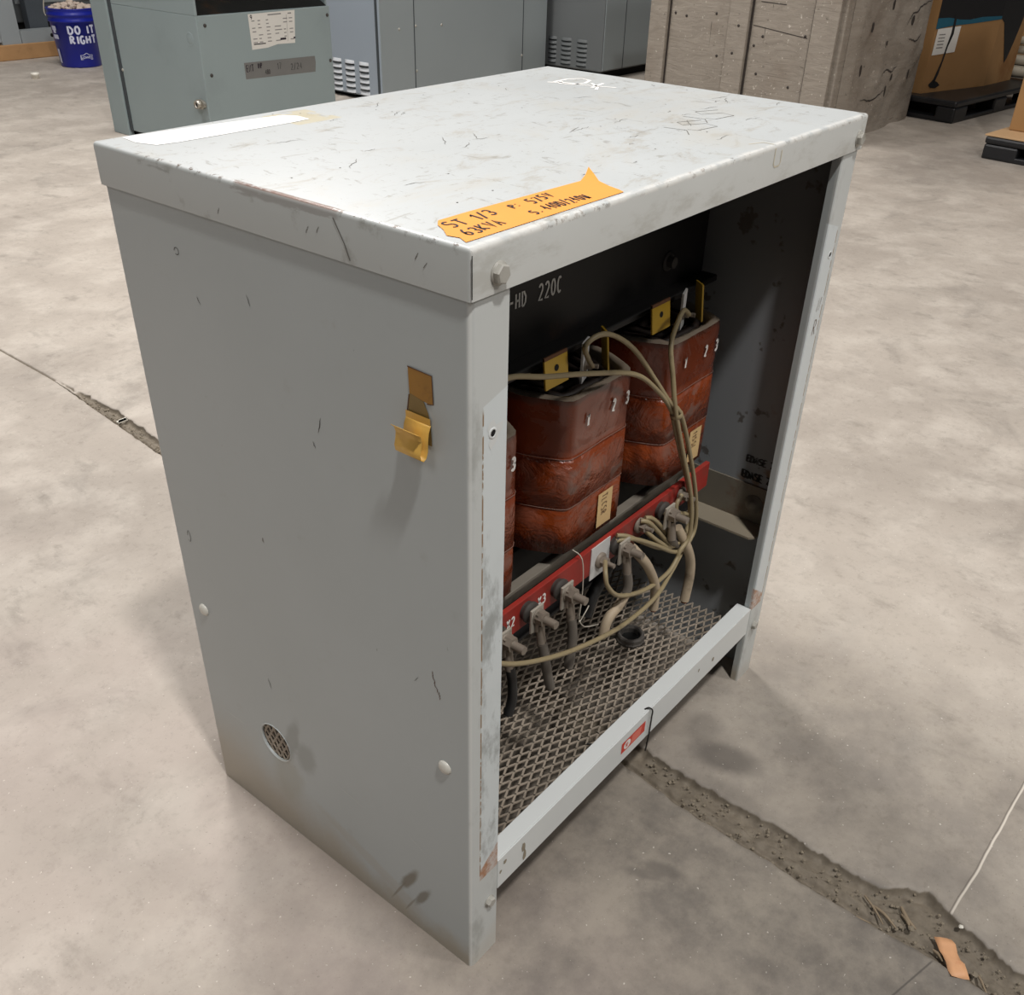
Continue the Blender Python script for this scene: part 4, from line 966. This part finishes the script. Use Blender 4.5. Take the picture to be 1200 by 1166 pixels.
mb.build('rating_label', ['lbl', 'ink', 'inkl'], c1)
mb = MB(); mb.poly2([(2.912, .440), (3.402, .433), (3.405, .40), (3.398, .352), (2.914, .360)], mpc1, 0)
strokes(mb, 'ENT', 2.925, .395, .032, .005, mi, 1, sx=.6, gap=.2); strokes(mb, 'IMP', 3.00, .405, .025, .0045, mi, 1, sx=.6, gap=.15); strokes(mb, '480', 3.045, .372, .022, .0045, mi, 2, sx=.6, gap=.2)
strokes(mb, '17', 3.13, .39, .03, .004, mi, 2, sx=.6); strokes(mb, '2/24', 3.225, .378, .03, .0045, mi, 2, sx=.7, gap=.3)
mb.build('duct_tape', ['gtape', 'ink', 'inkg'], c1)
for x, z in ((2.70, .63), (2.70, .40), (3.515, .63), (3.515, .40)): MB().lathe((x, Y0, z), (0, -1, 0), [(.009, 0), (.009, .003), (.0001, .006)], 10).build('cover_screw', 'insul', c1)
for y, z in ((5.0-.05, .60), (4.9, .35)): MB().lathe((X0, y, z), (-1, 0, 0), [(.009, 0), (.009, .003), (.0001, .006)], 10).build('cover_screw', 'boltp', c1)
MB().lathe((X0, 4.225, .565), (-1, 0, 0), [(.026, 0), (.030, .002), (.033, 0)], 28).lathe((X0, 4.225, .565), (-1, 0, 0), [(.0001, .0006), (.022, .0006), (.024, 0)], 28).build('knockout', 'bg', c1)
M = Matrix.Translation((X0-.002, 4.205, .262))
mb = MB(); pl = [(.042*math.cos(a*PI/8), .024*math.sin(a*PI/8)) for a in range(16)]
mb.add([(X0-.001, 4.20+p, .262+q) for p, q in pl]+[(X0-.016, 4.20+p, .262+q) for p, q in pl], [(i, (i+1) % 16, 16+(i+1) % 16, 16+i) for i in range(16)]+[list(range(16, 32))[::-1]])
mb.lathe((X0-.016, 4.20, .262), (-1, 0, 0), [(.020, 0), (.020, .022), (.014, .022), (.014, 0)], 16, 0).lathe((X0-.016, 4.20, .262), (-1, 0, 0), [(.0001, .012), (.0141, .012)], 16, 1)
mb.build('conduit_hub', ['bolt', 'dark'], c1)

def enclosure(x0, x1, y0, y1, z0, z1, name, label, ys, zs, seams, mf, ms, lm):
    t = thing(name, label, 'cabinet', ((x0+x1)/2, (y0+y1)/2, 0))
    MB().rbox(x0, x1, y0, y1, z0, z1, .012).build('cabinet_body', ms, t)
    MB().box(x0+.012, x1-.01, y0-.004, y0, z0+.012, z1-.02).build('front_panel', mf, t)
    MB().box(x0+.05, x1-.05, y0+.05, y1-.05, 0, z0).build('plinth', 'dark', t)
    for ya, yb in ys:
        mb = MB()
        for z in zs:
            n = 8; vs = []
            for i in range(n+1):
                y = ya+(yb-ya)*i/n; k = math.sin(PI*i/n)**.35
                vs += [(x0-.0005, y, z+.014), (x0-.016*k, y, z-.002), (x0-.016*k, y, z-.006), (x0-.0005, y, z-.006)]
            mb.add(vs, [(4*i+j, 4*i+j+1, 4*i+j+5, 4*i+j+4) for i in range(n) for j in range(2)], 0, True)
            mb.add(vs, [(4*i+2, 4*i+3, 4*i+7, 4*i+6) for i in range(n)], 1, False)
            mb.add([(x0-.0008, ya, z-.006), (x0-.0008, yb, z-.006), (x0-.0008, yb, z-.017), (x0-.0008, ya, z-.017)], [(0, 1, 2, 3)], 1, False)
        mb.build('louvre_bank', [lm, 'seam'], t)
    mb = MB()
    for x in seams: mb.box(x-.004, x+.004, y0-.0055, y0-.004, z0+.01, z1-.02)
    mb.build('panel_seam', 'seam', t)
    return t
c2 = enclosure(4.411, 6.242, 4.675, 5.75, .025, 1.5, 'louvred_enclosure', 'tall pale grey enclosure with three white louvre banks, nearest behind the lid', ((5.055, 5.142), (4.925, 5.018), (4.785, 4.878)), [.226-.037*i for i in range(6)], (4.745, 5.937), 'bg2', 'bg2s', 'louv')
for x, z in ((4.60, .44), (5.02, .44), (4.76, .17), (4.76, .45), (5.93, .17), (4.35, .2)):
    if x > 4.42: MB().lathe((x, 4.671, z), (0, -1, 0), [(.010, 0), (.008, .004), (.0001, .005)], 10).build('cover_screw', 'boltp', c2)
MB().box(4.407, 4.4105, 4.680, 4.700, .03, 1.48).build('corner_gap', 'seam', c2)
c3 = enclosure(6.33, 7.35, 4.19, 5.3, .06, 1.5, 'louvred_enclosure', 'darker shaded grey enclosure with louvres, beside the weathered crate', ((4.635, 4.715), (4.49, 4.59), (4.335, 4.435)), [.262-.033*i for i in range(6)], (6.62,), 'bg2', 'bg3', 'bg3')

# weathered crate of boards
cr = thing('board_crate', 'large weathered grey board crate with upright battens behind the enclosure', 'crate', (6.0, 2.5, 0))
x0, y0 = 5.312, 1.876
MB().rbox(x0+.02, 6.70, y0, 3.14, .02, 1.15, .01).build('board_shell', 'wood', cr)
for a, b in ((3.02, 3.145), (2.462, 2.593), (1.905, 2.06)): MB().rbox(x0-.015, x0+.02, a, b, .0, 1.15, .005).build('batten', 'wood', cr)
mb = MB()
for a, b in ((3.02, 3.02), (2.458, 2.458), (2.068, 2.068)): mb.box(x0+.012, x0+.0195, b-.008, b+.004, .02, 1.14)
for (a, za, b, zb) in ((2.44, .605, 2.09, .565), (2.41, .73, 2.25, .725), (2.36, .60, 2.36, .50), (2.72, .6, 2.72, .45), (2.33, .72, 2.33, .69)):
    mb.add([(x0+.0192, a, za), (x0+.0192, b, zb), (x0+.0192, b, zb+.005), (x0+.0192, a+.003, za+.005)], [(0, 1, 2, 3)])
for y, z in ((2.695, .648), (2.371, .553), (2.104, .577), (2.90, .62), (2.42, .50), (2.98, .63), (2.66, .42), (2.16, .30), (2.38, .35), (2.52, .6), (2.54, .45)):
    mb.lathe((x0+(.0192 if not 2.46 < y < 2.6 else -.0155), y, z), (-1, 0, 0), [(.0001, .001), (.008, .001), (.008, 0)], 9)
mb.build('cracks_and_nail_holes', 'dscr', cr)
def rough(x, z):
    e_ = max(0, min((x-x0-.10)/.087, (6.70-x)/.087, 1))
    return y0-.002-e_*(.018+.030*mnoise.noise(Vector((x*3.2, 2, z*3.2)))+.014*mnoise.noise(Vector((x*9, 5, z*9))))
mb = MB()
for x, z, rx, rz in ((5.66, .39, .018, .034), (5.70, .62, .018, .028), (6.0, .72, .016, .03), (6.33, .62, .022, .03), (6.12, .23, .012, .035), (6.16, .31, .012, .02), (6.45, .30, .012, .03), (5.95, .52, .012, .014)):
    mb.add([(x+rx*math.cos(k*.52+.3)*(1+.2*math.sin(k*2)), rough(x, z)-.004, z+rz*math.sin(k*.52+.3)) for k in range(12)], [list(range(12))])
for pts in ([(6.25, .60), (6.32, .655), (6.42, .675), (6.52, .70), (6.66, .72)], [(6.0, .33), (6.08, .36), (6.14, .34), (6.24, .37)], [(6.30, .52), (6.40, .50), (6.50, .53)], [(5.75, .22), (5.9, .20), (6.1, .24)]):
    mb.ribbon([(a[0]+(b[0]-a[0])*q/6, a[1]+(b[1]-a[1])*q/6+R.uniform(-.004, .004)) for a, b in zip(pts, pts[1:]) for q in range(7)], lambda t: .003+.006*math.sin(PI*t), lambda x, z: (x, rough(x, z)-.003, z))
mb.build('gouges', 'dscr', cr)
mb = MB(); vs = []; nx_, nz_ = 60, 44
for i in range(nx_+1):
    for j in range(nz_+1):
        x = x0+.10+(6.70-x0-.10)*i/nx_; z = .0+1.15*j/nz_; e_ = min(i, nx_-i)/4
        vs.append((x, y0-.002-min(1, e_)*(.018+.030*mnoise.noise(Vector((x*3.2, 2, z*3.2)))+.014*mnoise.noise(Vector((x*9, 5, z*9)))), z))
mb.add(vs, [(i*(nz_+1)+j, (i+1)*(nz_+1)+j, (i+1)*(nz_+1)+j+1, i*(nz_+1)+j+1) for i in range(nx_) for j in range(nz_)], 0, True)
mb.build('rough_end_panel', 'wood', cr)

# gaylord carton on a black pallet
def pallet(name, label, ox, oy, ang, L, Wd, h):
    t = thing(name, label, 'pallet', (ox, oy, 0)); M = Matrix.Translation((ox, oy, 0)) @ Matrix.Rotation(ang, 4, 'Z')
    MB().rbox(0, L, 0, Wd, h-.04, h, .012, M=M).build('deck', 'pallet', t)
    for i in range(3):
        for j in range(3):
            fx, fy_ = .0+i*(L-.2)/2, j*(Wd-.14)/2
            MB().rbox(fx+.002, fx+.2, fy_+.002, fy_+.138, 0, h-.04, .012, M=M).build('foot', 'pallet', t)
    MB().rbox(.004, L-.004, .004, .1, .0, .03, .006, M=M).rbox(.004, L-.004, Wd-.1, Wd-.004, 0, .03, .006, M=M).rbox(.004, .1, .02, Wd-.02, .0, .03, .006, M=M).build('runner', 'pallet', t)
    return M
MP = pallet('plastic_pallet', 'black plastic pallet under the octagonal brown carton', 6.690, 1.557, -.13, 1.45, 1.1, .138)
oc = [(0.12, .33), (.74, .19), (1.28, .18), (1.36, .5), (1.3, 1.0), (.6, 1.06), (.1, .95), (.05, .6)]
oc = [(.10, .315), (.82, .195), (1.30, .205), (1.335, .5), (1.3, .95), (.7, 1.04), (.12, .92), (.05, .6)]
ocw = [(MP @ Vector((x, y, 0))).to_2d() for x, y in oc]
bxo = thing('carton', 'big octagonal brown cardboard carton with black and teal graphic and white label', 'box', (ocw[1].x, ocw[1].y+.4, .138))
MB().prism([tuple(p) for p in ocw], .1385, 1.3, 0).build('carton_wall', 'card', bxo)
def onseg(i, e=.002):
    a, b = ocw[i], ocw[i+1]; d = (b-a).normalized(); n = Vector((d.y, -d.x)); L = (b-a).length
    return (lambda u, z: (a.x+d.x*u+n.x*e, a.y+d.y*u+n.y*e, z)), L
m0, L0 = onseg(0); m1, L1 = onseg(1)
mb = MB()
mb.poly2([(0, .56), (.12, .575), (.25, .56), (.40, .585), (L0, .575), (L0, 1.28), (0, 1.28)], m0, 0)
mb.poly2([(0, .575), (.07, .545), (.15, .43), (.22, .33), (.26, .27), (.29, .30), (.34, .40), (.40, .55), (.42, .72), (.36, .90), (.30, 1.28), (0, 1.28)], m1, 0)
m0b, _ = onseg(0, .003); m1b, _ = onseg(1, .003); m0c, _ = onseg(0, .004)
mb.poly2([(0, .535), (.18, .55), (.40, .555), (L0, .57), (L0, .590), (.5, .592), (.36, .58), (.24, .585), (.12, .60), (0, .60)], m0b, 1)
mb.poly2([(.44, .70), (.50, .70), (.50, 1.28), (.34, 1.28), (.38, .92)], m1b, 1)
mb.ribbon([(.19, .62), (.195, .50), (.17, .42), (.155, .33), (.13, .25), (.11, .20)], lambda t: .022+.008*math.sin(t*9), m0c, 0)
mb.poly2([(.06, .19), (.10, .22), (.16, .20), (.19, .18), (.15, .165), (.09, .17)], m0c, 0)
mb.build('printed_graphic', ['kprint', 'teal'], bxo)
mb = MB(); mb.poly2([(.02, .375), (.27, .385), (.275, .545), (.025, .535)], m0b, 0)
for z in (.42, .44, .46, .48, .50): mb.ribbon([(.05, z), (.12, z)], .007, m0c, 1)
mb.build('shipping_label', ['lbl', 'inkl'], bxo)
# pipes and junk on the far end of that pallet
for a, b, r, lab in (((1.395, .02, .19), (1.395, .50, .19), .040, 'lowest thick pale pipe offcut beside the octagonal carton'), ((1.40, .06, .268), (1.40, .46, .268), .034, 'middle pale pipe offcut beside the octagonal carton'),
                     ((1.40, .0, .335), (1.42, .52, .335), .030, 'upper pale pipe offcut beside the octagonal carton'), ((1.39, .10, .396), (1.42, .44, .396), .028, 'topmost thin pale pipe offcut beside the octagonal carton')):
    pa, pb = MP @ Vector(a), MP @ Vector(b); L_ = (pb-pa).length
    tag(MB().lathe(pa, pb-pa, [(r*.75, 0), (r, 0), (r, L_), (r*.75, L_), (r*.75, 0)], 14).build('pipe_offcut', 'pipe', loc=pa), lab, 'pipe', 'pipe offcuts beside the octagonal carton')
# second pallet at the right edge
M2 = pallet('plastic_pallet', 'black pallet at right edge topped with a tan sheet', 5.770, 1.089, -1.69, 1.2, 1.2, .122)
tag(MB().rbox(-.01, 1.18, .01, 1.18, .1225, .1315, .002, M=M2).build('fibre_sheet', 'sheet', loc=M2 @ Vector((.6, .6, .1225))), 'tan fibreboard sheet covering the right-hand black pallet', 'sheet')
bb = thing('carton', 'plain brown carton on the tan sheet at the right edge', 'box', (6.3, .6, .132))
MB().rbox(.03, 1.12, .235, 1.12, .132, 1.1, .006, M=M2).build('carton_wall', 'card', bb)
far = thing('carton', 'reddish brown carton with black top graphic, far behind the pipe offcuts', 'box', (9.6, 1.9, 0))
MB().rbox(9.3, 10.6, 1.3, 2.6, .13, 1.3, .01).build('carton_wall', 'card', far)
MB().poly2([(1.4, .62), (2.6, .60), (2.6, 1.28), (1.4, 1.28)], lambda y, z: (9.298, y, z)).build('printed_graphic', 'kprint', far)
tag(MB().rbox(9.25, 10.65, 1.25, 2.65, 0, .129, .01).build('plastic_pallet', 'pallet', loc=(9.95, 1.95, 0)), 'black pallet beneath the far reddish brown carton', 'pallet')

# ------------------------------------------------------------------ lights
def area(name, loc, target, size, energy, col=(1, 1, 1), sy=None):
    l = bpy.data.lights.new(name, 'AREA'); l.energy = energy; l.size = size; l.color = col
    if sy: l.shape = 'RECTANGLE'; l.size_y = sy
    o = bpy.data.objects.new(name, l); C.objects.link(o); o.location = loc
    o.rotation_euler = (Vector(target)-Vector(loc)).to_track_quat('-Z', 'Y').to_euler(); return o
area('bay_or_fill_light', (-.75, -2.15, 6.1), (.4, .2, .5), .34, 225, (1, .97, .94))
area('bay_or_fill_light', (2.6, 4.5, 5.6), (.5, .4, 0), 1.3, 200, (1, .96, .92))
area('bay_or_fill_light', (.25, 4.2, 6.0), (-.2, 1.8, 0), 1.0, 150, (1, .95, .93))  # fill added for the left floor, placed to miss the left panel
area('bay_or_fill_light', (2.2, 4.4, 6.8), (3.8, 6.6, 0), 1.6, 110, (1, .97, .94))
area('bay_or_fill_light', (2.6, -5.2, 6.0), (1.2, .5, 0), 1.0, 155, (1, .95, .91))  # fill added to brighten coil fronts and rail, missing the right wall
area('bay_or_fill_light', (7.5, .2, 6.4), (6.5, 1.5, 0), 1.4, 60, (1, .94, .87))
area('bay_or_fill_light', (-5.0, 1.0, 6.0), (0, .5, .5), 2.0, 70, (1, .98, .97))
w = bpy.data.worlds.new('world'); bpy.context.scene.world = w; w.use_nodes = True
bg = w.node_tree.nodes['Background']; bg.inputs[0].default_value = (.86, .93, 1, 1); bg.inputs[1].default_value = .06

# ------------------------------------------------------------------ camera
cd = bpy.data.cameras.new('camera'); cam = bpy.data.objects.new('camera', cd); C.objects.link(cam)
yaw, pit, rol = .6631, .5884, .0305
fw = Vector((math.cos(yaw)*math.cos(pit), math.sin(yaw)*math.cos(pit), -math.sin(pit)))
r0 = Vector((math.sin(yaw), -math.cos(yaw), 0)); u0 = r0.cross(fw)
rt = r0*math.cos(rol)+u0*math.sin(rol); up = -r0*math.sin(rol)+u0*math.cos(rol)
cam.matrix_world = Matrix((( rt.x, up.x, -fw.x, -.5865), (rt.y, up.y, -fw.y, -.5147), (rt.z, up.z, -fw.z, 1.2416), (0, 0, 0, 1)))
cd.sensor_fit = 'HORIZONTAL'; cd.sensor_width = 36; cd.lens = 1133.2/1200*36
cd.shift_x = -.00464; cd.shift_y = .0366; cd.clip_start = .02; cd.clip_end = 100
bpy.context.scene.camera = cam
sc = bpy.context.scene
sc.view_settings.view_transform = 'Standard'; sc.view_settings.look = 'None'; sc.view_settings.exposure = 0
